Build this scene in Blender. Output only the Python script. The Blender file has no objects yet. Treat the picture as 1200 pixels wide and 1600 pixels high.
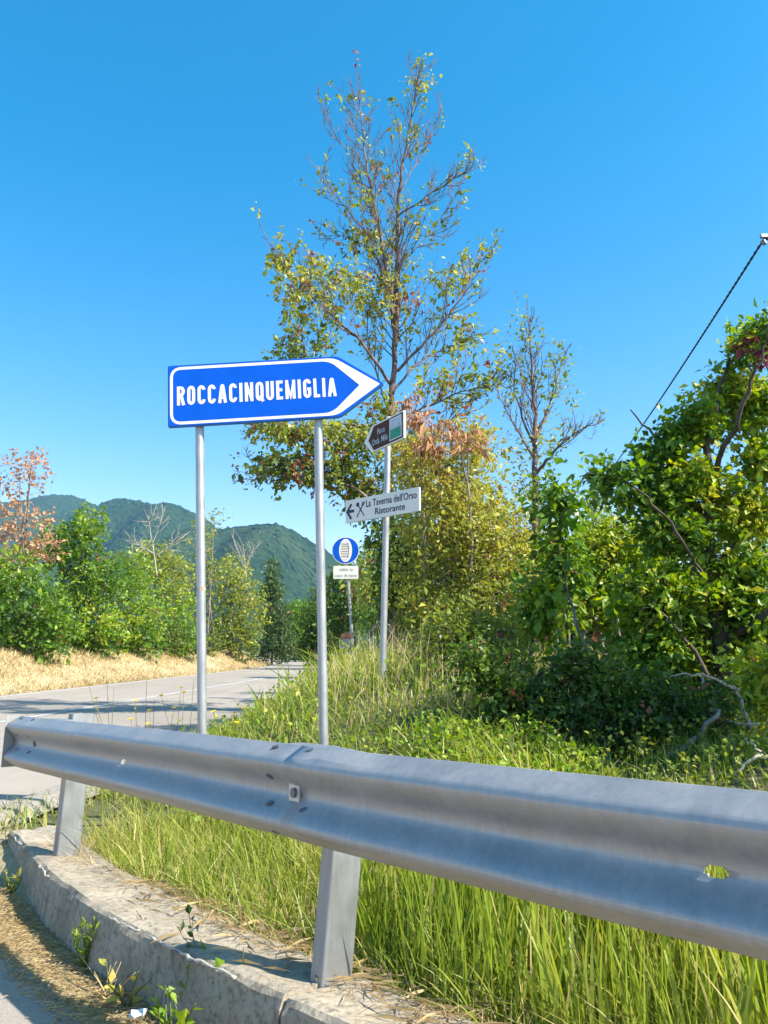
import bpy, math, random
import numpy as np
from mathutils import Vector
sc = bpy.context.scene
COL = sc.collection
rng = np.random.default_rng(7)
R = math.radians

# ------------------------------------------------------------------ camera
EZ = 1.15; PITCH = R(12.437); FPX = 1200.0           # photo is 1200 x 1600 px
cam = bpy.data.cameras.new('camera'); cam.sensor_fit = 'VERTICAL'
cam.sensor_height = 36; cam.sensor_width = 27; cam.lens = FPX / 1600 * 36
cam.clip_start = 0.05; cam.clip_end = 9000
camo = bpy.data.objects.new('camera', cam); COL.objects.link(camo)
camo.location = (0, 0, EZ); camo.rotation_euler = (R(90) + PITCH, 0, 0)
sc.camera = camo
sc.render.resolution_x = 768; sc.render.resolution_y = 1024

# ------------------------------------------------------------------ sky + sun
SUN_EL = R(44); SUN_AZ = R(25); TOSUN = Vector((math.cos(SUN_AZ) * math.cos(SUN_EL), -math.sin(SUN_AZ) * math.cos(SUN_EL), math.sin(SUN_EL)))
w = bpy.data.worlds.new('World'); sc.world = w; w.use_nodes = True
nt = w.node_tree; bg = nt.nodes['Background']
sky = nt.nodes.new('ShaderNodeTexSky'); sky.sky_type = 'NISHITA'; sky.sun_disc = False
sky.sun_elevation = SUN_EL; sky.sun_rotation = math.atan2(TOSUN.x, TOSUN.y)
sky.altitude = 900; sky.air_density = 1.0; sky.dust_density = 0.5; sky.ozone_density = 2.0
m1 = nt.nodes.new('ShaderNodeVectorMath'); m1.operation = 'SCALE'; m1.inputs['Scale'].default_value = .36
gm = nt.nodes.new('ShaderNodeGamma'); gm.inputs['Gamma'].default_value = 1.0
m2 = nt.nodes.new('ShaderNodeVectorMath'); m2.operation = 'SCALE'; m2.inputs['Scale'].default_value = 1 / .36
sh = nt.nodes.new('ShaderNodeSeparateColor'); sh.mode = 'HSV'; ch = nt.nodes.new('ShaderNodeCombineColor'); ch.mode = 'HSV'
ms = nt.nodes.new('ShaderNodeMath'); ms.operation = 'MULTIPLY_ADD'; ms.inputs[1].default_value = 4.0; ms.inputs[2].default_value = -1.76; ms.use_clamp = True
nt.links.new(sky.outputs[0], m1.inputs[0]); nt.links.new(m1.outputs[0], gm.inputs['Color']); nt.links.new(gm.outputs[0], m2.inputs[0]); nt.links.new(m2.outputs[0], sh.inputs[0])
ch.inputs[0].default_value = .598; nt.links.new(sh.outputs[1], ms.inputs[0]); nt.links.new(ms.outputs[0], ch.inputs[1]); nt.links.new(sh.outputs[2], ch.inputs[2])
nt.links.new(ch.outputs[0], bg.inputs['Color'])
bg.inputs['Strength'].default_value = 0.124
sl = bpy.data.lights.new('sun', 'SUN'); sl.energy = 5.0; sl.angle = R(0.5); sl.color = (1.0, 0.93, 0.82)
so = bpy.data.objects.new('sun', sl); COL.objects.link(so)
so.rotation_euler = TOSUN.to_track_quat('Z', 'Y').to_euler(); so.location = (20, -10, 30)
vs = sc.view_settings; vs.view_transform = 'Standard'; vs.look = 'None'; vs.gamma = 1; vs.use_curve_mapping = False
vs.exposure = 1.32

# ------------------------------------------------------------------ pixel helpers (directions only; depth given from ground or size)
CP, SP = math.cos(PITCH), math.sin(PITCH)
def ray(px, py):
    X = (px - 600) / FPX; U = (800 - py) / FPX
    return np.array([X, CP - U * SP, SP + U * CP])
def atY(px, py, Y):
    d = ray(px, py); return np.array([0, 0, EZ]) + d * (Y / d[1])
def hitz(px, py, z):
    d = ray(px, py); return np.array([0, 0, EZ]) + d * ((z - EZ) / d[2])
def proj(P):
    x, y, z = P[0], P[1], P[2] - EZ
    d = y * CP + z * SP; u = -y * SP + z * CP
    return 600 + FPX * x / d, 800 - FPX * u / d
def bis(fn, lo, hi, target):
    for _ in range(50):
        m = (lo + hi) / 2
        if fn(m) < target: lo = m
        else: hi = m
    return (lo + hi) / 2

# ------------------------------------------------------------------ object helpers
def tag(o, label=None, cat=None, group=None, kind=None):
    if label: o['label'] = label
    if cat: o['category'] = cat
    if group: o['group'] = group
    if kind: o['kind'] = kind
    return o
def empty(name, loc=(0, 0, 0)):
    o = bpy.data.objects.new(name, None); COL.objects.link(o); o.location = [float(v) for v in loc]
    o.empty_display_size = 0.1
    return o
def link(name, me, parent=None):
    o = bpy.data.objects.new(name, me); COL.objects.link(o)
    if parent is not None:
        o.parent = parent
        o.location = tuple(-v for v in root_loc(parent))
    return o
def root_loc(o):
    l = Vector(o.location)
    while o.parent: o = o.parent; l = l + Vector(o.location)
    return l
# parts are modelled in world coordinates; link() offsets them by the parent's place
def mesh_np(name, V, F, mat, parent=None, attr=None, smooth=True):
    V = np.asarray(V, dtype=np.float32)
    if not isinstance(F, list): F = [F]
    F = [np.asarray(f, dtype=np.int32) for f in F if len(f)]
    me = bpy.data.meshes.new(name)
    nl = sum(f.size for f in F); npoly = sum(len(f) for f in F)
    me.vertices.add(len(V)); me.vertices.foreach_set('co', V.ravel())
    me.loops.add(nl); me.polygons.add(npoly)
    me.loops.foreach_set('vertex_index', np.concatenate([f.ravel() for f in F]))
    tot = np.concatenate([np.full(len(f), f.shape[1], np.int32) for f in F])
    st = np.concatenate([[0], np.cumsum(tot)[:-1]]).astype(np.int32)
    me.polygons.foreach_set('loop_start', st)
    me.polygons.foreach_set('use_smooth', np.full(npoly, smooth))
    if attr is not None:
        a = me.attributes.new('tint', 'FLOAT', 'POINT'); a.data.foreach_set('value', np.asarray(attr, np.float32))
    me.update(calc_edges=True); me.validate()
    me.materials.append(mat)
    return link(name, me, parent)
def grid_faces(n, m, off=0):
    i = np.arange(n - 1)[:, None]; j = np.arange(m - 1)[None]
    a = (i * m + j).ravel() + off
    return np.stack([a, a + 1, a + m + 1, a + m], 1)
class MB:
    def __init__(s): s.v = []; s.q = []; s.t = []; s.n = 0
    def add(s, V, Q=(), T=()):
        V = np.asarray(V, float)
        if len(Q): s.q.append(np.asarray(Q) + s.n)
        if len(T): s.t.append(np.asarray(T) + s.n)
        s.v.append(V); s.n += len(V); return s
    def box(s, c, ax, ay, az):                       # centre and three half-axis vectors
        c, ax, ay, az = [np.asarray(k, float) for k in (c, ax, ay, az)]
        V = [c + i * ax + j * ay + k * az for i in (-1, 1) for j in (-1, 1) for k in (-1, 1)]
        return s.add(V, [[0, 1, 3, 2], [4, 6, 7, 5], [0, 4, 5, 1], [2, 3, 7, 6], [0, 2, 6, 4], [1, 5, 7, 3]])
    def tube(s, P, r, n=8, cap=True):
        P = np.asarray(P, float); r = np.broadcast_to(np.asarray(r, float), (len(P),))
        t = np.gradient(P, axis=0); t /= np.linalg.norm(t, axis=1)[:, None] + 1e-12
        ref = np.array([0, 0, 1.]) if abs(t[0, 2]) < .8 else np.array([1., 0, 0])
        a = np.cross(t, ref); a /= np.linalg.norm(a, axis=1)[:, None] + 1e-12; b = np.cross(t, a)
        an = np.arange(n) * 2 * np.pi / n
        V = P[:, None] + r[:, None, None] * (np.cos(an)[None, :, None] * a[:, None] + np.sin(an)[None, :, None] * b[:, None])
        m = len(P); Q = []
        for i in range(m - 1):
            for j in range(n):
                Q.append([i * n + j, i * n + (j + 1) % n, (i + 1) * n + (j + 1) % n, (i + 1) * n + j])
        V = V.reshape(-1, 3); T = []
        if cap:
            V = np.vstack([V, P[0], P[-1]]); k = m * n
            for j in range(n):
                T.append([k, (j + 1) % n, j]); T.append([k + 1, (m - 1) * n + j, (m - 1) * n + (j + 1) % n])
        return s.add(V, Q, T)
    def prism(s, poly, o, ex, ey, ez, d0, d1):       # 2-D polygon (convex or star about centroid) in ex, ez; extruded along ey
        p = np.asarray(poly, float); n = len(p); o, ex, ey, ez = [np.asarray(k, float) for k in (o, ex, ey, ez)]
        c = p.mean(0)
        f = lambda q, d: o + q[0] * ex + q[1] * ez + d * ey
        V = [f(q, d0) for q in p] + [f(q, d1) for q in p] + [f(c, d0), f(c, d1)]
        Q = [[i, (i + 1) % n, n + (i + 1) % n, n + i] for i in range(n)]
        T = [[2 * n, (i + 1) % n, i] for i in range(n)] + [[2 * n + 1, n + i, n + (i + 1) % n] for i in range(n)]
        return s.add(V, Q, T)
    def ribbon(s, pts, wd, o, ex, ey, ez, d0, d1, closed=False):   # 2-D stroke with mitred joints
        p = [np.array(pts[0], float)]
        for q_ in pts[1:]:
            if np.linalg.norm(np.array(q_) - p[-1]) > 1e-4: p.append(np.array(q_, float))
        if closed and np.linalg.norm(p[0] - p[-1]) < 1e-4: p.pop()
        p = np.array(p); n = len(p); L = []; Rr = []
        for i in range(n):
            a = p[i] - p[i - 1] if (i > 0 or closed) else p[1] - p[0]
            b = p[(i + 1) % n] - p[i] if (i < n - 1 or closed) else p[-1] - p[-2]
            a = a / (np.linalg.norm(a) + 1e-9); b = b / (np.linalg.norm(b) + 1e-9)
            na = np.array([-a[1], a[0]]); nb = np.array([-b[1], b[0]])
            m = na + nb; m /= np.linalg.norm(m) + 1e-9
            k = min(1 / max(m @ na, .25), 3) * wd / 2
            L.append(p[i] + m * k); Rr.append(p[i] - m * k)
        o, ex, ey, ez = [np.asarray(k, float) for k in (o, ex, ey, ez)]
        f = lambda q, d: o + q[0] * ex + q[1] * ez + d * ey
        V = [f(q, d0) for q in L] + [f(q, d0) for q in Rr] + [f(q, d1) for q in L] + [f(q, d1) for q in Rr]
        Q = []
        for i in range(n if closed else n - 1):
            j = (i + 1) % n
            Q += [[i, j, n + j, n + i], [2 * n + i, 3 * n + i, 3 * n + j, 2 * n + j], [i, 2 * n + i, 2 * n + j, j], [n + i, n + j, 3 * n + j, 3 * n + i]]
        if not closed:
            Q += [[0, n, 3 * n, 2 * n], [n - 1, 3 * n - 1, 4 * n - 1, 2 * n - 1][::-1]]
        return s.add(V, Q)
    def build(s, name, mat, parent=None, smooth=False):
        F = []
        if s.q: F.append(np.concatenate(s.q))
        if s.t: F.append(np.concatenate(s.t))
        return mesh_np(name, np.concatenate(s.v), F, mat, parent, smooth=smooth)

# ------------------------------------------------------------------ materials
def new_mat(name):
    m = bpy.data.materials.new(name); m.use_nodes = True
    nt = m.node_tree; return m, nt, nt.nodes['Principled BSDF'], nt.nodes['Material Output']
def ramp(nt, stops, fac=None, interp='LINEAR'):
    r = nt.nodes.new('ShaderNodeValToRGB'); r.color_ramp.interpolation = interp
    e = r.color_ramp.elements
    while len(e) < len(stops): e.new(0.5)
    for k, (p, c) in enumerate(stops): e[k].position = p; e[k].color = (c[0], c[1], c[2], 1)
    if fac is not None: nt.links.new(fac, r.inputs[0])
    return r
def coords(nt, scale=(1, 1, 1)):
    g = nt.nodes.new('ShaderNodeNewGeometry'); mp = nt.nodes.new('ShaderNodeMapping'); mp.inputs['Scale'].default_value = scale
    nt.links.new(g.outputs['Position'], mp.inputs['Vector']); return mp.outputs[0]
def noise(nt, scale, detail=4, rough=.55, vec=None):
    n = nt.nodes.new('ShaderNodeTexNoise'); n.inputs['Scale'].default_value = scale; n.inputs['Detail'].default_value = detail
    n.inputs['Roughness'].default_value = rough
    if vec is not None: nt.links.new(vec, n.inputs['Vector'])
    return n.outputs['Fac']
def mixc(nt, a, b, fac, mode='MIX'):
    m = nt.nodes.new('ShaderNodeMix'); m.data_type = 'RGBA'; m.blend_type = mode
    for s, v in ((6, a), (7, b), (0, fac)):
        if hasattr(v, 'is_linked') or hasattr(v, 'links'): nt.links.new(v, m.inputs[s])
        else: m.inputs[s].default_value = v if s == 0 else (v[0], v[1], v[2], 1)
    return m.outputs[2]
def bump(nt, h, strength, dist, bs):
    b = nt.nodes.new('ShaderNodeBump'); b.inputs['Strength'].default_value = strength; b.inputs['Distance'].default_value = dist
    nt.links.new(h, b.inputs['Height']); nt.links.new(b.outputs[0], bs.inputs['Normal'])
def simple(name, col, rough=.5, metal=0., var=.12, scale=8., bmp=0.):
    m, nt, bs, out = new_mat(name)
    v = coords(nt); n = noise(nt, scale, 5, .6, v)
    d = tuple(c * (1 - var) for c in col); l = tuple(min(1, c * (1 + var)) for c in col)
    r = ramp(nt, [(.3, d), (.7, l)], n); nt.links.new(r.outputs[0], bs.inputs['Base Color'])
    bs.inputs['Roughness'].default_value = rough; bs.inputs['Metallic'].default_value = metal
    if bmp: bump(nt, noise(nt, scale * 6, 4, .6, v), bmp, .004, bs)
    return m
def leaf_mat(name, stops, trans=.38, rough=.42, spec=.35):
    m, nt, bs, out = new_mat(name)
    a = nt.nodes.new('ShaderNodeAttribute'); a.attribute_name = 'tint'
    r = ramp(nt, stops, a.outputs['Fac'])
    nt.links.new(r.outputs[0], bs.inputs['Base Color'])
    bs.inputs['Roughness'].default_value = rough; bs.inputs['Specular IOR Level'].default_value = spec
    t = nt.nodes.new('ShaderNodeBsdfTranslucent')
    hsv = nt.nodes.new('ShaderNodeHueSaturation'); hsv.inputs['Hue'].default_value = .485; hsv.inputs['Value'].default_value = 1.5; hsv.inputs['Saturation'].default_value = 1.1
    nt.links.new(r.outputs[0], hsv.inputs['Color']); nt.links.new(hsv.outputs[0], t.inputs['Color'])
    mx = nt.nodes.new('ShaderNodeMixShader'); mx.inputs[0].default_value = trans
    nt.links.new(bs.outputs[0], mx.inputs[1]); nt.links.new(t.outputs[0], mx.inputs[2]); nt.links.new(mx.outputs[0], out.inputs['Surface'])
    return m

M = {}
# leaf palettes: dark .. light along tint 0..1, dry tones in the last fifth
def pal(d, m, l, y, dry=(.36, .21, .09), red=(.20, .05, .05)):
    k = 1.3; d, m, l, y = [tuple(c * k for c in q) for q in (d, m, l, y)]
    return [(0, d), (.3, m), (.6, l), (.78, y), (.86, dry), (1, red)]
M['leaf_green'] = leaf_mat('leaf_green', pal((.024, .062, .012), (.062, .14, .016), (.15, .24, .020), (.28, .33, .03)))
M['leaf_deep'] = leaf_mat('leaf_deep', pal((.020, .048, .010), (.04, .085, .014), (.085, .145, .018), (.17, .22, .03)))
M['leaf_olive'] = leaf_mat('leaf_olive', pal((.045, .075, .018), (.10, .145, .025), (.21, .24, .035), (.33, .33, .06)))
M['leaf_yellow'] = leaf_mat('leaf_yellow', pal((.07, .10, .02), (.15, .18, .03), (.27, .28, .045), (.38, .34, .07)))
M['leaf_conifer'] = leaf_mat('leaf_conifer', pal((.022, .05, .014), (.04, .08, .02), (.07, .115, .028), (.12, .16, .04)), trans=.2)
M['leaf_dry'] = leaf_mat('leaf_dry', [(0, (.16, .08, .035)), (.4, (.36, .20, .09)), (.75, (.52, .31, .17)), (1, (.40, .16, .12))], trans=.3, rough=.6)
M['grass'] = leaf_mat('grass', [(0, (.06, .11, .015)), (.35, (.14, .22, .025)), (.65, (.27, .34, .045)), (.85, (.40, .38, .10)), (1, (.55, .44, .22))], trans=.42, rough=.4)
M['straw'] = leaf_mat('straw', [(0, (.30, .22, .12)), (.5, (.49, .38, .19)), (.85, (.62, .50, .28)), (1, (.28, .29, .09))], trans=.25, rough=.6)
M['petal'] = leaf_mat('petal', [(0, (.75, .55, .01)), (1, (.85, .70, .02))], trans=.3)
M['stem'] = leaf_mat('stem', [(0, (.12, .13, .05)), (1, (.20, .20, .08))], trans=.15)

def bark_mat(name, a, b, c):
    m, nt, bs, out = new_mat(name)
    v = coords(nt, (1, 1, .35)); n1 = noise(nt, 9, 6, .65, v); n2 = noise(nt, 45, 4, .6, v)
    r = ramp(nt, [(.3, a), (.5, b), (.72, c)], n1)
    nt.links.new(r.outputs[0], bs.inputs['Base Color']); bs.inputs['Roughness'].default_value = .85
    bump(nt, n2, .8, .012, bs); return m
M['bark'] = bark_mat('bark', (.07, .055, .045), (.17, .145, .12), (.34, .31, .27))
M['bark_dark'] = bark_mat('bark_dark', (.03, .024, .018), (.07, .055, .042), (.13, .11, .09))
M['bark_twig'] = bark_mat('bark_twig', (.055, .032, .030), (.12, .078, .068), (.28, .23, .20))
M['dead_wood'] = bark_mat('dead_wood', (.24, .20, .16), (.42, .37, .31), (.58, .53, .46))

def asphalt():
    m, nt, bs, out = new_mat('asphalt')
    v = coords(nt); big = noise(nt, .35, 5, .6, v); fine = noise(nt, 160, 2, .7, v)
    st = noise(nt, 1.0, 4, .6, coords(nt, (3.0, .12, 1)))
    r = ramp(nt, [(.3, (.24, .207, .172)), (.7, (.335, .292, .245))], big)
    c = mixc(nt, r.outputs[0], (.19, .172, .152), ramp(nt, [(.5, (0, 0, 0)), (.75, (.5, .5, .5))], st).outputs[0])
    f = ramp(nt, [(.35, (.62, .62, .62)), (.65, (1.3, 1.3, 1.28))], fine)
    c = mixc(nt, c, f.outputs[0], .6, 'MULTIPLY')
    nt.links.new(c, bs.inputs['Base Color']); bs.inputs['Roughness'].default_value = .85
    bump(nt, fine, .5, .004, bs); return m
M['asphalt'] = asphalt()
def concrete():
    m, nt, bs, out = new_mat('concrete')
    v = coords(nt); n1 = noise(nt, 3.5, 8, .62, v); n2 = noise(nt, 38, 6, .7, v); n3 = noise(nt, 11, 5, .6, coords(nt, (1, 1, .3)))
    r = ramp(nt, [(.25, (.20, .168, .122)), (.5, (.325, .278, .21)), (.75, (.41, .36, .28))], n1)
    sp = ramp(nt, [(.36, (.42, .40, .36)), (.5, (1, 1, 1)), (.66, (1.12, 1.12, 1.1))], n2)
    c = mixc(nt, r.outputs[0], sp.outputs[0], .8, 'MULTIPLY')
    lich = ramp(nt, [(.58, (0, 0, 0)), (.68, (.75, .75, .75))], n3)
    c = mixc(nt, c, (.13, .125, .10), lich.outputs[0])
    nt.links.new(c, bs.inputs['Base Color']); bs.inputs['Roughness'].default_value = .9
    bump(nt, n2, .9, .008, bs); return m
M['concrete'] = concrete()
M['mortar'] = simple('mortar', (.40, .375, .32), .9, var=.15, scale=40, bmp=.6)
def galv(name, base=(.55, .57, .59), rough=.38, metal=.92, streak=True):
    m, nt, bs, out = new_mat(name)
    v = coords(nt); n1 = noise(nt, 6, 6, .65, v); n2 = noise(nt, 60, 4, .7, coords(nt, (1, 1, .12))); sp = noise(nt, 90, 2, .5, v)
    r = ramp(nt, [(.28, tuple(c * .86 for c in base)), (.55, base), (.8, tuple(min(1, c * 1.1) for c in base))], n1)
    st = ramp(nt, [(.35, (.78, .77, .74)), (.6, (1, 1, 1))], n2)
    c = mixc(nt, r.outputs[0], st.outputs[0], .55 if streak else .3, 'MULTIPLY')
    nt.links.new(c, bs.inputs['Base Color']); bs.inputs['Metallic'].default_value = metal
    rr = ramp(nt, [(.3, (rough - .08,) * 3), (.7, (rough + .16,) * 3)], n1); nt.links.new(rr.outputs[0], bs.inputs['Roughness'])
    bump(nt, sp, .06, .002, bs); return m
M['galv'] = galv('galvanised_steel', (.36, .36, .36), .47, .60)
M['galv_post'] = galv('galvanised_post', (.30, .315, .33), .45, .6)
M['pole'] = galv('zinc_pole', (.38, .39, .395), .42, .55)
M['bolt'] = simple('bolt_steel', (.15, .16, .17), .5, .7)
M['washer'] = simple('washer_steel', (.45, .46, .46), .45, .7)
M['sign_blue'] = simple('sign_blue', (.0005, .082, .50), .38, var=.09, scale=5)
M['sign_blue'].node_tree.nodes['Principled BSDF'].inputs['Specular IOR Level'].default_value = .2
M['sign_blue_edge'] = simple('sign_blue_edge', (.01, .10, .32), .45, var=.1)
M['sign_white'] = simple('sign_white', (.70, .69, .66), .4, var=.04, scale=4)
M['sign_brown'] = simple('sign_brown', (.060, .022, .013), .85, var=.15)
M['sign_green'] = simple('sign_green', (.01, .24, .11), .45, var=.3, scale=30)
M['sign_grey'] = simple('sign_grey', (.40, .45, .52), .45, var=.25, scale=25)
M['ink'] = simple('dark_blue_ink', (.012, .016, .055), .5, var=.1)
M['ink_soft'] = simple('faded_ink', (.25, .27, .28), .5, var=.1)
M['tyre_grey'] = simple('tyre_grey', (.60, .58, .56), .5, var=.08, scale=30)
M['terracotta'] = simple('terracotta', (.55, .20, .12), .8, var=.2, scale=14, bmp=.4)
M['rust'] = simple('rust_stain', (.33, .27, .22), .7, var=.3, scale=60)
M['stone'] = simple('stone', (.42, .41, .38), .9, var=.25, scale=12, bmp=.6)
M['cable'] = simple('black_cable', (.012, .013, .018), .5, var=.2)
M['road_paint'] = simple('road_paint', (.43, .425, .41), .75, var=.3, scale=9)
M['paper'] = simple('paper', (.78, .79, .82), .7, var=.05)
M['gravel_strip'] = simple('gravel_strip', (.27, .245, .21), .95, var=.3, scale=60, bmp=.8)
def soil():
    m, nt, bs, out = new_mat('ground_soil')
    v = coords(nt); n1 = noise(nt, 1.1, 7, .6, v); n2 = noise(nt, 24, 5, .7, v)
    a = nt.nodes.new('ShaderNodeAttribute'); a.attribute_name = 'tint'
    green = ramp(nt, [(.3, (.045, .055, .018)), (.5, (.09, .10, .03)), (.7, (.17, .14, .07))], n1)
    straw = ramp(nt, [(.3, (.32, .25, .14)), (.6, (.46, .38, .22)), (.75, (.38, .30, .17))], n1)
    c = mixc(nt, green.outputs[0], straw.outputs[0], a.outputs['Fac'])
    c = mixc(nt, c, ramp(nt, [(.3, (.6, .6, .6)), (.7, (1.2, 1.2, 1.2))], n2).outputs[0], .7, 'MULTIPLY')
    nt.links.new(c, bs.inputs['Base Color']); bs.inputs['Roughness'].default_value = .95
    bump(nt, n2, .8, .03, bs); return m
M['soil'] = soil()
def forest():
    m, nt, bs, out = new_mat('forest_hill')
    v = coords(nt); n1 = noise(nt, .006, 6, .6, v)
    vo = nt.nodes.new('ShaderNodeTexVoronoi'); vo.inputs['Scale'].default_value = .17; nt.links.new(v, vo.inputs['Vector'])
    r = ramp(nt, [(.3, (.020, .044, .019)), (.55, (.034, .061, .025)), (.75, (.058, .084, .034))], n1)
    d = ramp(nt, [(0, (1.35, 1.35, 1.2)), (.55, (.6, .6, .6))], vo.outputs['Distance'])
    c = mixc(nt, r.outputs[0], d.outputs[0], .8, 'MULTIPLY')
    nt.links.new(c, bs.inputs['Base Color']); bs.inputs['Roughness'].default_value = 1; bs.inputs['Specular IOR Level'].default_value = 0
    return m
M['forest'] = forest()

# ------------------------------------------------------------------ terrain functions
DX, DY = .0876, .99616                               # road direction (5 degrees right of the view)
def ss(a, b, x):
    t = np.clip((np.asarray(x, float) - a) / (b - a), 0, 1); return t * t * (3 - 2 * t)
def st_of(x, y):
    x = np.asarray(x, float); y = np.asarray(y, float)
    s = x * DX + y * DY; t = x * DY - y * DX
    return s, t + np.where(s > 40, (np.maximum(s - 40, 0)) ** 2 / (2 * 55), 0)      # the road bends left far away
def xy_of(s, t):
    t = t - np.where(s > 40, (np.maximum(s - 40, 0)) ** 2 / (2 * 55), 0)
    return s * DX + t * DY, s * DY - t * DX
def zroad(s):
    s = np.asarray(s, float); return .03 + .043 * np.where(s < 70, np.maximum(s, -12), 70 + 30 * (1 - np.exp(-np.maximum(s - 70, 0) / 30)))
T0, TC, T1 = -3.24, -6.96, -10.75                    # near edge, centre line, far edge
KN = np.array([.75, .662])
def kerb_k(x, y): return x * KN[0] + y * KN[1] - 1.66   # + behind the kerb
def gz(x, y):
    s, t = st_of(x, y); k = kerb_k(np.asarray(x, float), np.asarray(y, float)); zr = zroad(s)
    zf = .05 + (zr - .05) * ss(3.6, 6.2, s)
    B = .92 - .50 * ss(-.4, 1.1, t) * (1 - ss(7, 12, s)) + .25 * ss(1, 6, t)
    zt = zr + B * ss(T0 + .05, -.75, t)
    zb = .21 + (zt - .21) * ss(0, 3.3, k)
    z = zf + (zb - zf) * ss(-.22, -.1, k)
    bank = 1.0 * ss(T1 - .3, T1 - 3.2, t)
    return np.where(t < T1, zr + bank + .25 * ss(T1 - 3, T1 - 9, t), np.where(t < T0, zf, z))

# ------------------------------------------------------------------ ground sheet
def axis(a, b, step, ext):
    c = list(np.arange(a, b + 1e-6, step)); d = step; lo = []; x = a
    while x > -ext: d *= 1.22; x -= d; lo.append(x)
    d = step; hi = []; x = b
    while x < ext: d *= 1.22; x += d; hi.append(x)
    return np.array(lo[::-1] + c + hi)
xs = axis(-5, 5, .12, 3500); ys = axis(0, 18, .12, 3500)
X, Y = np.meshgrid(xs, ys, indexing='ij')
Z = gz(X, Y); S_, T_ = st_of(X, Y)
wob = .03 * np.sin(X * 2.1 + 1.3 * np.sin(Y * 1.7)) * np.cos(Y * 1.9 + X)
onroad = (T_ > T1 - .1) & (T_ < T0 + .1); infront = kerb_k(X, Y) < 0
Z = np.where((onroad | ((kerb_k(X, Y) < -.62) & (S_ < 9))) & (np.abs(S_) < 140), Z - .05, Z + wob * (np.abs(X) < 40) * (~infront))
straw = ss(T1 + .2, T1 - .4, T_) * (1 - .75 * ss(T1 - 2.6, T1 - 4.0, T_))
straw = np.maximum(straw, .9 * ((infront) & (S_ < 9)))
g = mesh_np('ground', np.stack([X, Y, Z], -1).reshape(-1, 3), grid_faces(len(xs), len(ys))[:, ::-1], M['soil'], attr=straw.ravel())
tag(g, kind='structure')

# ------------------------------------------------------------------ roads
def road_strip(name, t0, t1, s_list, dz, mat, nt_=9, parent=None):
    s = np.asarray(s_list, float); t = np.linspace(t0, t1, nt_)
    S, T = np.meshgrid(s, t, indexing='ij'); x, y = xy_of(S, T); z = zroad(S) * ss(3.6, 6.2, S) + .05 * (1 - ss(3.6, 6.2, S)) + dz
    o = mesh_np(name, np.stack([x, y, z], -1).reshape(-1, 3), grid_faces(len(s), nt_), mat, parent)
    return o
slong = np.concatenate([np.arange(-40, 20, .5), np.arange(20, 130, 1.0)])
road = tag(road_strip('main_road', T1 - .12, T0 + .1, slong, .004, M['asphalt']), kind='structure')
tag(road_strip('edge_line', T1 + .12, T1 + .26, slong, .009, M['road_paint'], 2), kind='structure')
tag(road_strip('edge_line', T0 - .26, T0 - .14, np.arange(7.2, 130, 1.0), .009, M['road_paint'], 2), kind='structure')
s0 = -8.0
tag(road_strip('centre_line', TC - .06, TC + .06, slong, .009, M['road_paint'], 2), kind='structure')
ssh = np.concatenate([np.arange(4.3, 20, .25)]); tsh = np.linspace(T0 - .03, T0 + .30, 6); Sg, Tg = np.meshgrid(ssh, tsh, indexing='ij')
Tg = Tg + (.06 * np.sin(Sg * 2.3) + .04 * np.sin(Sg * 5.1)) * (Tg > T0 + .2); xg, yg = xy_of(Sg, Tg)
tag(mesh_np('gravel_shoulder', np.stack([xg, yg, np.maximum(gz(xg, yg), zroad(Sg)) + np.where(Tg > T0 + .2, -.04, .009)], -1).reshape(-1, 3), grid_faces(len(ssh), 6), M['gravel_strip']), kind='structure')
# side road in front of the kerb (where the camera stands)
u = np.linspace(-6, 8.6, 60); v = np.linspace(-.52, -9, 30)
U, Vv = np.meshgrid(u, v, indexing='ij'); EU = np.array([.662, -.75])
px_ = EU[0] * U + KN[0] * (Vv + 1.66) ; py_ = EU[1] * U + KN[1] * (Vv + 1.66)
s_, t_ = st_of(px_, py_)
zz = np.where(t_ < T0, zroad(s_), .05 + (zroad(s_) - .05) * ss(3.6, 6.2, s_)) - np.where(t_ < T0, .06, .0)
tag(mesh_np('side_road', np.stack([px_, py_, zz + .008], -1).reshape(-1, 3), grid_faces(60, 30)[:, ::-1], M['asphalt']), kind='structure')

# ------------------------------------------------------------------ hills
def hill(name, Yr, pts, depth, seed):
    r = np.random.default_rng(seed)
    pts = np.array(pts, float); A = np.array([atY(p[0], p[1], Yr) for p in pts])
    xs = np.linspace(A[0, 0], A[-1, 0], 520)
    H = np.interp(xs, A[:, 0], A[:, 2])
    for _ in range(6): H[1:-1] = (H[:-2] + 2 * H[1:-1] + H[2:]) / 4
    v = np.concatenate([np.linspace(-1, 0, 150), np.linspace(0, 1, 24)[1:]])
    ph = r.uniform(0, 6, 12)
    V = []
    for vv in v:
        prof = (1 - abs(vv) ** 1.25) if vv < 0 else (1 - vv ** 2)
        gul = 1 + .16 * np.sin(xs / (Yr * .045) + ph[0] + 2.5 * vv) * min(1, abs(vv) * 3) * (1 - abs(vv)) + .10 * np.sin(xs / (Yr * .02) + ph[1] - 3 * vv) * min(1, abs(vv) * 3)
        z = (H + 20) * np.clip(prof, 0, 1) * gul - 20
        tree = np.abs(r.normal(0, 1, len(xs))) * Yr * .0014
        V.append(np.stack([xs + r.normal(0, Yr * .0006, len(xs)), np.full_like(xs, Yr + vv * depth) + r.normal(0, 2, len(xs)), z + tree], -1))
    V = np.array(V)
    tag(mesh_np(name, V.reshape(-1, 3), grid_faces(len(v), 520)[:, ::-1], M['forest']), kind='structure')
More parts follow.
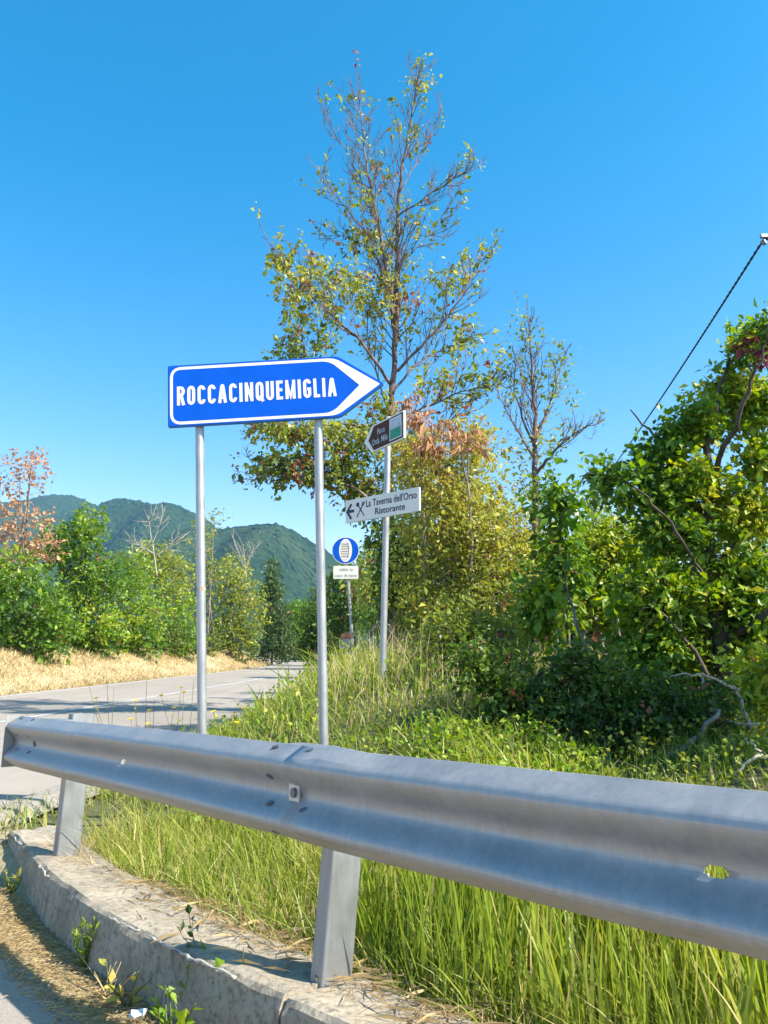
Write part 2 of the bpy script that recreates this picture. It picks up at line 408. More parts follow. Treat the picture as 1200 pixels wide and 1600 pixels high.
hill('far_hill', 1900, [(-900, 900), (-500, 830), (-200, 800), (40, 783), (85, 774), (118, 776), (150, 792), (190, 812), (320, 850), (520, 920), (800, 990)], 700, 1)
hill('middle_hill', 1500, [(-500, 1000), (-150, 930), (40, 850), (110, 815), (150, 797), (172, 783), (195, 780), (220, 785), (248, 792), (275, 800), (310, 812), (345, 832), (420, 870), (560, 930), (800, 990)], 520, 2)
hill('near_hill', 1150, [(-200, 1020), (60, 960), (200, 880), (290, 842), (345, 832), (372, 824), (400, 821), (432, 820), (455, 828), (480, 842), (505, 860), (560, 890), (700, 940), (1000, 970), (1500, 930), (2400, 900)], 420, 3)

# ------------------------------------------------------------------ concrete kerb with its chipped lip
KZ = .2655
front = np.array([(-2.27, 4.95), (-2.20, 4.85), (-1.843, 4.312), (-1.56, 3.86), (-1.296, 3.514), (-1.119, 3.284), (-.66, 2.812), (-.128, 2.286), (.6, 1.55), (1.6, .55), (3.0, -.9)])
back = np.array([(-2.06, 5.13), (-1.99, 5.03), (-1.62, 4.52), (-1.257, 3.964), (-.99, 3.66), (-.80, 3.43), (-.38, 2.95), (.05, 2.50), (.85, 1.70), (1.9, .66), (3.35, -.8)])
def resample(P, u): 
    d = np.concatenate([[0], np.cumsum(np.linalg.norm(np.diff(front, axis=0), axis=1))])
    return np.stack([np.interp(u, d, P[:, i]) for i in range(P.shape[1])], -1)
ftot = np.linalg.norm(np.diff(front, axis=0), axis=1).sum()
kj = 3.20                                            # length along the kerb where the two blocks meet
kerb = tag(empty('kerb', (-1.3, 3.6, .05)), kind='structure')
def kerb_block(u0, u1, seed, dzb):
    r = np.random.default_rng(seed); n = int((u1 - u0) / .025)
    u = np.linspace(u0, u1, n); A = resample(front, u); B = resample(back, u)
    sm = lambda a, k=5: np.convolve(np.pad(a, k, 'edge'), np.ones(2 * k + 1) / (2 * k + 1), 'valid')
    prof = []
    def row(p, z): prof.append(np.stack([p[:, 0], p[:, 1], np.broadcast_to(z, (n,))], -1))
    out = (A - B) / np.linalg.norm(A - B, axis=1)[:, None]
    j = lambda s: (sm(r.normal(0, 1, n), 2) * s)
    row(A + out * (.015 + j(.006)[:, None]), -.12)
    row(A + out * (.012 + j(.005)[:, None]), .06)
    row(A + out * (.006 + j(.004)[:, None]), .16)
    row(A + out * j(.006)[:, None], KZ - .035 + j(.004) + dzb)
    row(A - out * (.004 + j(.008)[:, None]), KZ - .012 + j(.005) + dzb)
    for f in np.linspace(.06, .94, 9):
        row(A + (B - A) * f, KZ + j(.006) + dzb + .006 * math.sin(f * 9))
    row(B + out * j(.014)[:, None] * 1.5, KZ - .015 + dzb + j(.008))
    row(B - out * .01, KZ - .12)
    V = np.array(prof); m = len(V)
    F = grid_faces(m, n)
    o = mesh_np('kerb_block', V.reshape(-1, 3), F, M['concrete'], kerb, smooth=False)
    # end caps
    for e, rev in ((0, 1), (n - 1, 0)):
        P = V[:, e]; c = P.mean(0); mb = MB(); k = len(P)
        mb.add(np.vstack([P, c]), (), [[i, i + 1, k] if rev else [i + 1, i, k] for i in range(k - 1)]); mb.build('end_face', M['concrete'], o)
    # crumbling mortar lip along the front arris, with broken stretches
    keep = sm(r.normal(0, 1, n), 5) > -.05
    segs = []; cur = []
    for i in range(n):
        if keep[i]: cur.append(i)
        elif len(cur) > 3: segs.append(cur); cur = []
        else: cur = []
    if len(cur) > 3: segs.append(cur)
    mb = MB()
    for sg in segs:
        P = np.column_stack([A[sg] + out[sg] * .012, np.full(len(sg), KZ + .003 + dzb)]) + r.normal(0, .0028, (len(sg), 3))
        mb.tube(P, np.clip(.0045 + r.normal(0, .0025, len(sg)), .0015, .010), 5)
    if segs: mb.build('mortar_lip', M['mortar'], o, smooth=True)
kerb_block(.0, kj - .006, 11, 0); kerb_block(kj + .006, ftot, 12, -.004)

# ------------------------------------------------------------------ guard rail
P1 = np.array([-1.6467, 4.2622, 0]); P2 = np.array([-.154, 2.5712, 0]); SPAN = np.linalg.norm(P2 - P1)
ER = (P2 - P1) / SPAN; NF = np.array([-ER[1], ER[0], 0]); NF = NF * (-1 if NF[1] > 0 else 1)     # NF faces the side road
UP = np.array([0, 0, 1.])
RTOP = KZ + .6707
QS = .875                                            # the beam stands on spacers in front of the post line
PB = P1 * QS; RT2 = EZ - (EZ - RTOP) * QS; SPB = SPAN * QS
rail = tag(empty('guard_rail', P1 + UP * KZ), 'grey galvanised W-beam guard rail bolted along the concrete kerb', 'guard rail')
half = [(0, .310), (.003, .3075), (.010, .3035), (.062, .274), (.071, .268), (.078, .260)] + [(.0525 + .0285 * math.cos(math.pi * f_), .2505 - .0955 * f_) for f_ in np.linspace(0, 1, 15)]
profl = half + [(d, .310 - h) for d, h in half[::-1][1:]]
pr = np.array(profl)
def dense_prof():
    d = np.concatenate([[0], np.cumsum(np.linalg.norm(np.diff(pr, axis=0), axis=1))]); 
    u = np.unique(np.concatenate([d, np.linspace(0, d[-1], 60)])); return np.stack([np.interp(u, d, pr[:, 0]), np.interp(u, d, pr[:, 1])], -1)
def beam(name, l0, l1, doff, holes=(), bumpat=None, seed=0):
    r = np.random.default_rng(seed)
    pp = dense_prof(); ls = set(np.round(np.linspace(l0, l1, int((l1 - l0) / .08) + 2), 4))
    hs = set(np.round(pp[:, 1], 4))
    for (hl, hh) in holes:
        for a in (-.022, -.014, .014, .022): ls.add(round(hl + a, 4))
    ls = np.array(sorted(ls))
    # extra profile rows round the holes
    for (hl, hh) in holes:
        for a in (-.011, -.006, .006, .011):
            i = np.searchsorted(-pp[:, 1], -(hh + a)); 
            if 0 < i < len(pp):
                q = pp[i - 1] + (pp[i] - pp[i - 1]) * ((hh + a) - pp[i - 1][1]) / (pp[i][1] - pp[i - 1][1] + 1e-9); pp = np.insert(pp, i, q, 0)
    L, I = np.meshgrid(ls, np.arange(len(pp)), indexing='ij')
    d = (pp[I, 0] - .035) * QS + doff; h = pp[I, 1]
    dent = .004 * np.sin(L * 3.1 + 1) * (h / .31) + .0025 * np.sin(L * 9 + 2)
    V = PB + ER * L[..., None] + NF * (d + dent)[..., None] + UP * (RT2 - (.31 - h) * QS + .002 * np.sin(L * 2.3))[..., None]
    if bumpat is not None: V[..., 2] += .012 * np.exp(-((L - bumpat) / .05) ** 2) * (h > .27)
    F = grid_faces(len(ls), len(pp))
    cl = (L[:-1, :-1] + L[1:, 1:]).ravel() / 2; ch = (h[:-1, :-1] + h[1:, 1:]).ravel() / 2
    keep = np.ones(len(F), bool)
    for (hl, hh) in holes:
        a = np.abs(cl - hl); b = np.abs(ch - hh)
        keep &= ~(((a < .014) & (b < .011)) | ((a < .022) & (b < .006)))
    o = mesh_np(name, V.reshape(-1, 3), F[keep], M['galv'], rail)
    md = o.modifiers.new('thick', 'SOLIDIFY'); md.thickness = .003; md.offset = -1
    return o
def rail_pt(l, d, h): return PB + ER * l + NF * (d - .035) * QS + UP * (RT2 - (.31 - h) * QS)
def l_at(pxx, h, d=.05): return bis(lambda l: proj(rail_pt(l, d, h))[0], -1.2, 3.6, pxx)
LEND = l_at(15, .16)
beam('beam', LEND, SPB + .10, .0, holes=[(l_at(192, .165, .03), .150)], seed=1)
beam('beam', SPB - .20, 4.6, .004, holes=[(l_at(1117, .16, .03), .150)], bumpat=SPB - .01, seed=2)
q = MB(); q.box(rail_pt(LEND - .002, .040, .155), ER * .002, NF * .039, UP * .137); q.build('end_plate', M['galv'], rail)
def prof_d(h): return float(np.interp(.310 - h, .310 - pr[:, 1], pr[:, 0]))
def prof_n(h):
    a = prof_d(h + .006); b = prof_d(h - .006); t = np.array([a - b, .012]); t /= np.linalg.norm(t)
    return NF * t[1] - UP * t[0]
def oval(name, l, h, doff, rl, rh, mat, th=.004, tilt=0., parent=rail):
    c = rail_pt(l, prof_d(h) + doff, h); n = prof_n(h); tv = np.cross(n, ER); tv /= np.linalg.norm(tv)
    e1 = ER * math.cos(tilt) + tv * math.sin(tilt); e2 = -ER * math.sin(tilt) + tv * math.cos(tilt)
    an = np.linspace(0, 2 * np.pi, 15)[:-1]
    mb = MB(); mb.prism([(math.cos(a) * rl, math.sin(a) * rh) for a in an], c, e1, n, e2, -.002, th)
    return mb.build(name, mat, parent)
for px0 in (421, 474):
    for hh, tl in ((.297, .35), (.197, -.5), (.112, .5), (.013, -.5)):
        oval('bolt', l_at(px0, hh), hh, .003, .014, .007, M['bolt'], .002, tl)
for px0 in (26, 44):
    for hh, tl in ((.297, .35), (.197, -.5), (.112, .5), (.013, -.5)):
        oval('bolt', l_at(px0, hh), hh, .0, .014, .007, M['bolt'], .002, tl)
oval('bolt', l_at(47, .16), .16, .0, .014, .016, M['bolt'], .006)
wl = l_at(455, .155)
mb = MB(); mb.box(rail_pt(wl, .034, .157), ER * .026, NF * .004, UP * .024); wsh = mb.build('washer', M['washer'], rail)
an = np.linspace(0, 2 * np.pi, 13)[:-1]
mb = MB(); mb.prism([(math.cos(a) * .012, math.sin(a) * .014) for a in an], rail_pt(wl + .002, .038, .157), ER, NF, UP, -.002, .008); mb.build('bolt_head', M['bolt'], wsh)
def c_post(l, top, lean, seed):
    # C-section: web facing along the rail, flanges running away from the camera side
    wd, fl, th, lip = .120, .058, .005, .018
    c2 = [(0, -wd / 2), (0, wd / 2), (-fl, wd / 2), (-fl, wd / 2 - lip), (-fl + th, wd / 2 - lip), (-fl + th, wd / 2 - th), (-th, wd / 2 - th), (-th, -wd / 2 + th), (-fl + th, -wd / 2 + th), (-fl + th, -wd / 2 + lip), (-fl, -wd / 2 + lip), (-fl, -wd / 2)]
    # rounded outer corners
    rr = .009; outer = []
    for (cx, cy, a0) in ((-rr, -wd / 2 + rr, -90), (-rr, wd / 2 - rr, 0)):
        for a in np.linspace(a0, a0 + 90, 5): outer.append((cx + rr * math.cos(R(a)), cy + rr * math.sin(R(a))))
    c2 = outer + c2[2:]
    n = len(c2); zs = np.linspace(-.35, top, 8); V = []
    for z in zs:
        o = P1 + ER * (l + .008) - NF * .012 + UP * (KZ + z) + np.array(lean) * z
        for a, b in c2: V.append(o + ER * a + NF * b)
    Q = []
    for i in range(len(zs) - 1):
        for j in range(n): Q.append([i * n + j, i * n + (j + 1) % n, (i + 1) * n + (j + 1) % n, (i + 1) * n + j])
    mb = MB(); mb.add(V, Q)
    # top rim strip
    k = (len(zs) - 1) * n; m5 = len(outer)
    o = mb.build('post', M['galv_post'], rail)
    # flat distance strap behind the beam top
    # spacer bracket between post and beam: two cheeks and a top plate
    a0 = P1 + ER * (l - .02) + NF * .046; dep = .105
    q = MB()
    for sgn in (-1, 1): q.box(a0 + ER * (.075 * sgn) + NF * dep / 2 + UP * (RT2 - .12), ER * .0025, NF * (dep / 2 - .004), UP * .105)
    q.box(a0 + NF * dep / 2 + UP * (RT2 - .012), ER * .10, NF * (dep / 2 - .002), UP * .003); q.build('spacer', M['galv_post'], rail)
    return o
c_post(0, .715, (.02, .02, 0), 1); c_post(SPAN + .0, .655, (.075, .03, 0), 2); c_post(2 * SPAN, .66, (0, 0, 0), 3)

# ------------------------------------------------------------------ blue direction sign on two posts
SY = 5.0; TILT = R(3.6)
BX = np.array([math.cos(TILT), 0, math.sin(TILT)]); BZ = np.array([-math.sin(TILT), 0, math.cos(TILT)]); BN = np.array([0, -1., 0])
A0 = atY(262.5, 668, SY)                             # lower left corner of the panel
def loc2(px, py): 
    d = atY(px, py, SY) - A0; return np.array([d @ BX, d @ BZ])
HS = .45; LT = loc2(601, 597)[0]; LS = loc2(527, 555)[0]
bsign = tag(empty('direction_sign', (A0[0] + .6, SY, float(gz(A0[0] + .6, SY)))), 'large blue arrow-shaped direction sign with white ROCCACINQUEMIGLIA lettering on two grey posts', 'road sign')
def rpoly(pts, rad):
    out = []
    n = len(pts); pts = [np.array(p, float) for p in pts]
    for i in range(n):
        a, b, c = pts[i - 1], pts[i], pts[(i + 1) % n]; r_ = rad[i]
        if r_ <= 0: out.append(b); continue
        u1 = (a - b) / np.linalg.norm(a - b); u2 = (c - b) / np.linalg.norm(c - b)
        for t in np.linspace(0, 1, 8): out.append((1 - t) ** 2 * (b + u1 * r_) + 2 * t * (1 - t) * b + t * t * (b + u2 * r_))
    return out
arrow = [(0, 0), (LS, 0), (LT, HS / 2), (LS, HS), (0, HS)]
mb = MB(); mb.prism(rpoly(arrow, [.012, .03, .02, .03, .012]), A0, BX, BN, BZ, -.022, .0); mb.build('panel_back', M['sign_blue_edge'], bsign)
mb = MB(); ins = .006
mb.prism(rpoly([(ins, ins), (LS, ins), (LT - ins * 1.6, HS / 2), (LS, HS - ins), (ins, HS - ins)], [.012, .03, .02, .03, .012]), A0, BX, BN, BZ, .0005, .0025); pf = mb.build('panel_face', M['sign_blue'], bsign)
# white border: outer line minus inner blue line, open chevron at the point
bi = .015
outer = rpoly([(bi, bi), (LS - .02, bi), (LT - .032, HS / 2), (LS - .02, HS - bi), (bi, HS - bi)], [.085, .05, .012, .05, .085])
inner = rpoly([(bi + .020, bi + .020), (LS - .055, bi + .020), (LT - .175, HS / 2), (LS - .055, HS - bi - .020), (bi + .020, HS - bi - .020)], [.06, .06, .004, .06, .06])
n = len(outer)
V = [A0 + p[0] * BX + p[1] * BZ + BN * .0035 for p in outer] + [A0 + p[0] * BX + p[1] * BZ + BN * .0035 for p in inner]
mb = MB(); mb.add(V, [[i, n + i, n + (i + 1) % n, (i + 1) % n][::-1] for i in range(n)]); mb.build('white_border', M['sign_white'], bsign)
# stroke lettering
def arc(cx, cy, rx, ry, a0, a1, n=9): return [(cx + rx * math.cos(R(a)), cy + ry * math.sin(R(a))) for a in np.linspace(a0, a1, n)]
W_ = .152
def letter(ch):
    h = W_ / 2; w = .42; r = (w - W_) / 2; cx = w / 2; lo = h; hi = 1 - h
    ring = arc(cx, hi - r * 1.25, r, r * 1.25, 0, 180) + arc(cx, lo + r * 1.25, r, r * 1.25, 180, 360)
    if ch == 'O': return w, [(ring, True)]
    if ch == 'Q': return w, [(ring, True), ([(cx + .02, .26), (w - .02, -.04)], False)]
    if ch == 'C': return w, [(arc(cx, hi - r * 1.25, r, r * 1.25, 0, 180)[0:] + arc(cx, lo + r * 1.25, r, r * 1.25, 180, 360), False)]
    if ch == 'G': return w, [(arc(cx, hi - r * 1.25, r, r * 1.25, 0, 180) + arc(cx, lo + r * 1.25, r, r * 1.25, 180, 350) + [(w - h, .47), (cx, .47)], False)]
    if ch == 'I': return W_, [([(h, 0), (h, 1)], False)]
    if ch == 'L': return .34, [([(h, 1), (h, h), (.34, h)], False)]
    if ch == 'E': return .36, [([(.36, hi), (h, hi), (h, lo), (.36, lo)], False), ([(h, .51), (.33, .51)], False)]
    if ch == 'U': return w, [([(h, 1)] + arc(cx, lo + r * 1.25, r, r * 1.25, 180, 360) + [(w - h, 1)], False)]
    if ch == 'N': return .45, [([(h, 0), (h, 1)], False), ([(.45 - h, 0), (.45 - h, 1)], False), ([(h * 1.0, .97), (.45 - h * 1.0, .03)], False)]
    if ch == 'M': return .54, [([(h, 0), (h, 1)], False), ([(.54 - h, 0), (.54 - h, 1)], False), ([(h, .95), (.27, .12), (.54 - h, .95)], False)]
    if ch == 'A': return .46, [([(h * .9, 0), (.205, .93)], False), ([(.46 - h * .9, 0), (.255, .93)], False), ([(.12, .27), (.34, .27)], False), ([(.16, .92), (.30, .92)], False)]
    if ch == 'R': return w, [([(h, 0), (h, 1)], False), ([(h, hi), (cx, hi)] + arc(cx, hi - .19, r, .19, 90, -90, 7) + [(h, hi - .38)], False), ([(cx, hi - .36), (w - h * .8, 0)], False)]
TEXT = 'ROCCACINQUEMIGLIA'
tl = loc2(277, 634); tr = loc2(526, 619); LH = .138
LW = .9
ws = [letter(c)[0] * LW for c in TEXT]; gap = ((tr - tl)[0] / LH - sum(ws)) / (len(TEXT) - 1)
x = tl[0]
for k, ch in enumerate(TEXT):
    w0, strokes = letter(ch); mb = MB()
    for i, (pts, cl) in enumerate(strokes):
        wd = W_ if not (ch in 'NMA' and i >= 2) else W_ * .8
        mb.ribbon([(x + p[0] * LH * LW, tl[1] + p[1] * LH) for p in pts], wd * LH, A0, BX, BN, BZ, .003, .0042 + .0003 * i, cl)
    mb.build('letter', M['sign_white'], pf); x += (w0 * LW + gap) * LH
def post(name, a, b, r, parent, mat, n=16):
    mb = MB(); P = [np.array(a) + (np.array(b) - np.array(a)) * t for t in np.linspace(0, 1, 9)]; mb.tube(P, r, n); return mb.build(name, mat, parent, smooth=True)
for (ta, tb) in (((312, 662), (316, 1147)), ((497, 648), (506, 1160))):
    a = atY(*ta, SY + .054); b = atY(*tb, SY + .054); d = (b - a) / np.linalg.norm(b - a)
    top = a - d * .40; L = (top[2] - float(gz(b[0], SY))) / -d[2]
    pp = post('post', top, top + d * (L + .3), .030, bsign, M['pole'])
    for k in (.10, .34):
        c = top + d * k; q = MB(); q.tube([c + d * -.018, c + d * .018], .036, 16); q.build('clamp', M['washer'], pp)
    if ta[0] == 312:
        c = a + d * 1.15; q = MB(); q.tube([c - d * .012, c + d * .012], .0312, 16); q.build('rust_band', M['rust'], pp)

# ------------------------------------------------------------------ text from the built-in font
def text_mesh(txt, o, ex, ey, ez, height, width, mat, parent, name='lettering', off=.004, bold=.0):
    cu = bpy.data.curves.new('txt', 'FONT'); cu.body = txt; cu.size = 1; cu.offset = bold; cu.extrude = 0; cu.resolution_u = 3
    ob = bpy.data.objects.new('txt', cu); COL.objects.link(ob)
    me = bpy.data.meshes.new_from_object(ob.evaluated_get(bpy.context.evaluated_depsgraph_get()))
    co = np.array([v.co[:] for v in me.vertices]); mn = co.min(0); mx = co.max(0)
    sx = width / (mx[0] - mn[0]); sy = height / (mx[1] - mn[1])
    for v in me.vertices:
        p = o + ex * ((v.co.x - mn[0]) * sx) + ez * ((v.co.y - mn[1]) * sy) + ey * off; v.co = Vector(p)
    bpy.data.objects.remove(ob); bpy.data.curves.remove(cu)
    me.materials.clear(); me.materials.append(mat)
    o_ = link(name, me, parent); o_['kind'] = 'stuff'
    return o_

# ------------------------------------------------------------------ signpost: brown arrow over white restaurant board
PY = 6.5
a = atY(607, 652, PY); b = atY(598, 1050, PY); d = (b - a) / np.linalg.norm(b - a)
gzp = float(gz(b[0], PY)); L = (a[2] - gzp) / -d[2]
sp = tag(empty('signpost', (b[0], PY, gzp)), 'thin grey signpost with brown arrow board above white restaurant board', 'road sign')
post('post', a, a + d * (L + .3), .028, sp, M['pole'])
def board(cpx, cpy, Yc, az, h, pxl, pxr, poly=None):
    e = np.array([math.sin(az), -math.cos(az), 0]); n = np.array([e[1], -e[0], 0.])
    if n[1] > 0: n = -n
    c = atY(cpx, cpy, Yc) + n * .045
    lr = bis(lambda q: proj(c + e * q)[0], 0, 1.5, pxr); ll = -bis(lambda q: -proj(c - e * q)[0], 0, 1.5, -pxl)
    return c, e, n, -ll if ll > 0 else ll, lr
# white board
c, e, n, l0, l1 = board(601, 791, PY, R(51), .2, 540, 655)
o = c + e * l0 - UP * .105; WL = l1 - l0; H2 = .205
mb = MB(); mb.prism(rpoly([(0, 0), (WL, 0), (WL, H2), (0, H2)], [.01] * 4), o, e, n, UP, -.02, 0); wb = mb.build('white_board', M['sign_white'], sp)
text_mesh("La Taverna dell'Orso", o + e * (.295 * WL) + UP * .112, e, n, UP, .066, .675 * WL, M['ink'], wb, bold=.012, off=.002)
text_mesh('Ristorante', o + e * (.42 * WL) + UP * .032, e, n, UP, .058, .40 * WL, M['ink'], wb, bold=.015, off=.002)
mb = MB(); mb.ribbon([(.085 * WL, .165), (.018 * WL + .006, .1), (.085 * WL, .030)], .022, o, e, n, UP, .0005, .002)
mb.ribbon([(.04 * WL, .1), (.125 * WL, .1)], .026, o, e, n, UP, .0005, .0024); mb.build('arrow', M['ink'], wb)
mb = MB(); mb.ribbon([(.268 * WL, .040), (.185 * WL, .140)], .009, o, e, n, UP, .0005, .002); mb.prism([(.176 * WL + .017 * math.cos(t), .150 + .021 * math.sin(t)) for t in np.linspace(0, 6.28, 13)[:-1]], o, e, n, UP, .0005, .0023); mb.build('spoon', M['ink'], wb)
mb = MB(); mb.ribbon([(.165 * WL, .038), (.245 * WL, .138)], .009, o, e, n, UP, .0005, .0026)
for kx in (-.013, 0, .013): mb.ribbon([(.245 * WL + kx * .5, .134), (.262 * WL + kx, .168)], .005, o, e, n, UP, .0005, .0029)
mb.build('fork', M['ink'], wb)
# brown arrow board
c, e, n, l0, l1 = board(606, 679, PY, R(33.5), .25, 569, 631)
o = c + e * l0 - UP * .125; WL = l1 - l0; H2 = .25; sh = .13
arrow = [(0, H2 / 2), (sh, 0), (WL, 0), (WL, H2), (sh, H2)]
mb = MB(); mb.prism(rpoly(arrow, [.01] * 5), o, e, n, UP, -.022, 0); bb = mb.build('brown_board', M['sign_white'], sp)
mb = MB(); mb.prism([(sh * .42 + .02, H2 / 2), (sh + .035, .012), (WL - .012, .012), (WL - .012, H2 - .012), (sh + .035, H2 - .012)], o, e, n, UP, .0005, .002); mb.build('brown_face', M['sign_brown'], bb)
text_mesh('Parco', o + e * (.36 * WL) + UP * .140, e, n, UP, .055, .19 * WL, M['sign_grey'], bb, bold=.01)
text_mesh('Onda', o + e * (.22 * WL) + UP * .055, e, n, UP, .060, .19 * WL, M['sign_grey'], bb, bold=.01)
text_mesh('Mille', o + e * (.46 * WL) + UP * .055, e, n, UP, .060, .16 * WL, M['sign_grey'], bb, bold=.01)
for nm, x0, x1, z0, z1, mt, of in (('picture_frame', .66, .95, .028, .225, 'sign_white', .003), ('picture_sky', .675, .935, .125, .215, 'sign_grey', .0042), ('picture_meadow', .675, .935, .036, .124, 'sign_green', .0042)):
    mb = MB(); mb.prism([(x0 * WL, z0), (x1 * WL, z0), (x1 * WL, z1), (x0 * WL, z1)], o, e, n, UP, .0005, of); mb.build(nm, M[mt], bb)

# ------------------------------------------------------------------ round blue snow-chain sign further along
CY = 16.5
c = atY(540, 860, CY); b = atY(551, 1012, CY); gzc = float(gz(b[0], CY))
cs = tag(empty('chain_sign', (b[0], CY, gzc)), 'round blue sign showing a tyre above a small white plate on thin post', 'road sign')
dd = (b - c) / np.linalg.norm(b - c); L = (c[2] - gzc) / -dd[2]
post('post', c + UP * .1 + np.array([0, .05, 0]), c + np.array([0, .05, 0]) + dd * (L + .4), .032, cs, M['pole'])
ex = np.array([1., 0, 0]); n = BN
circ = lambda r, rx=1, cx=0, cz=0, k=40: [(cx + r * rx * math.cos(t), cz + r * math.sin(t)) for t in np.linspace(0, 2 * np.pi, k + 1)[:-1]]
mb = MB(); mb.prism(circ(.30), c, ex, n, UP, -.02, 0); dk = mb.build('disc', M['sign_white'], cs)
mb = MB(); mb.prism(circ(.285), c, ex, n, UP, .0005, .003); mb.build('blue_face', M['sign_blue'], dk)
mb = MB(); mb.prism(circ(.255, .55, .0, .0), c, ex, n, UP, .0005, .005); mb.build('tyre_outline', M['sign_white'], dk)
mb = MB(); mb.prism(circ(.225, .50, .0, .0), c, ex, n, UP, .0005, .007); mb.build('tyre', M['tyre_grey'], dk)
mb = MB()
mb.ribbon([(.045 + .02 * math.sin(t * 3.1), -.17 + .34 * t) for t in np.linspace(0, 1, 9)], .012, c, ex, n, UP, .0005, .010)
for z in (-.13, -.075, -.02, .035, .09, .14): mb.ribbon([(-.09, z + .004), (-.03, z - .006), (.045, z)], .013, c, ex, n, UP, .0005, .009)
mb.build('chain', M['bolt'], dk)
pc = c + UP * -.48 + ex * .01
mb = MB(); mb.prism(rpoly([(-.27, -.14), (.27, -.14), (.27, .14), (-.27, .14)], [.03] * 4), pc, ex, n, UP, -.02, 0); pl = mb.build('plate', M['sign_white'], cs)
text_mesh('valido in', pc + ex * -.15 + UP * .03, ex, n, UP, .07, .30, M['ink_soft'], pl)
text_mesh('caso di neve', pc + ex * -.24 + UP * -.10, ex, n, UP, .07, .48, M['ink_soft'], pl)
# stone marker with terracotta cap
ky = 15.6; c = atY(541, 1003, ky); gk = float(gz(c[0], ky)); c[2] = gk
km = tag(empty('marker_stone', c), 'small grey roadside stone with terracotta cap beside the round sign post', 'marker stone')
top_z = atY(541, 998, ky)[2]
ph = max(.35, top_z - gk)
mb = MB()
pts = []
for z, wx, wy in ((-.1, .14, .12), (ph * .3, .135, .115), (ph * .75, .105, .09), (ph, .085, .075)):
    pts += [c + np.array([sx * wx + .02 * math.sin(7 * z), sy * wy, z]) for sx, sy in ((-1, -1), (1, -1), (1, 1), (-1, 1))]
Q = [[i * 4 + j, i * 4 + (j + 1) % 4, (i + 1) * 4 + (j + 1) % 4, (i + 1) * 4 + j] for i in range(3) for j in range(4)] + [[12, 13, 14, 15]]
mb.add(pts, Q); ob = mb.build('stone', M['stone'], km)
bv = ob.modifiers.new('b', 'BEVEL'); bv.width = .02; bv.segments = 2
mb = MB(); mb.box(c + np.array([.0, 0, ph + .055]), (.10, .01, .005), (-.01, .085, 0), (.0, 0, .055)); ob = mb.build('cap', M['terracotta'], km)
bv = ob.modifiers.new('b', 'BEVEL'); bv.width = .025; bv.segments = 2

# ------------------------------------------------------------------ vegetation builders
def norm(a): return a / (np.linalg.norm(a, axis=-1, keepdims=True) + 1e-9)
LEAF5 = (np.array([(0, 0, 0), (-.5, .42, .10), (.5, .42, .10), (0, .5, 0), (0, 1, -.04)]), np.array([(0, 3, 1), (0, 2, 3), (1, 3, 4), (3, 2, 4)]))
LEAF4 = (np.array([(0, 0, 0), (-.5, .45, .08), (.5, .45, .08), (0, 1, 0)]), np.array([(0, 2, 3), (0, 3, 1)]))
def leaves(P, D, N, size, width, tint, tpl):
    D = norm(D); S = norm(np.cross(D, N)); N = np.cross(S, D)
    t, f = tpl; k = len(t)
    size = np.broadcast_to(size, (len(P),)); 
    V = P[:, None] + size[:, None, None] * (t[None, :, 0:1] * width * S[:, None] + t[None, :, 1:2] * D[:, None] + t[None, :, 2:3] * N[:, None])
    F = f[None] + (np.arange(len(P)) * k)[:, None, None]
    return V.reshape(-1, 3), F.reshape(-1, 3), np.repeat(tint, k)
def twigs_mesh(PT, RD, sides=3):                     # PT (n,m,3), RD (n,m)
    n, m, _ = PT.shape
    t = norm(np.gradient(PT, axis=1)); ref = np.array([.3, .2, .93]); a = norm(np.cross(t, ref)); b = np.cross(t, a)
    an = np.arange(sides) * 2 * np.pi / sides
    V = PT[:, :, None] + RD[:, :, None, None] * (np.cos(an)[:, None] * a[:, :, None] + np.sin(an)[:, None] * b[:, :, None])
    q = []
    for i in range(m - 1):
        for j in range(sides): q.append([i * sides + j, i * sides + (j + 1) % sides, (i + 1) * sides + (j + 1) % sides, (i + 1) * sides + j])
    F = np.array(q)[None] + (np.arange(n) * m * sides)[:, None, None]
    return V.reshape(-1, 3), F.reshape(-1, 4)
def smooth_line(P, n):
    P = np.asarray(P, float)
    for _ in range(2):
        if len(P) < 3: break
        Q = np.empty((2 * len(P) - 2, 3)); Q[0::2] = .75 * P[:-1] + .25 * P[1:]; Q[1::2] = .25 * P[:-1] + .75 * P[1:]
        P = np.vstack([P[:1], Q, P[-1:]])
    d = np.concatenate([[0], np.cumsum(np.linalg.norm(np.diff(P, axis=0), axis=1))]); u = np.linspace(0, d[-1], n)
    return np.stack([np.interp(u, d, P[:, i]) for i in range(3)], -1)
TRIS = [0]
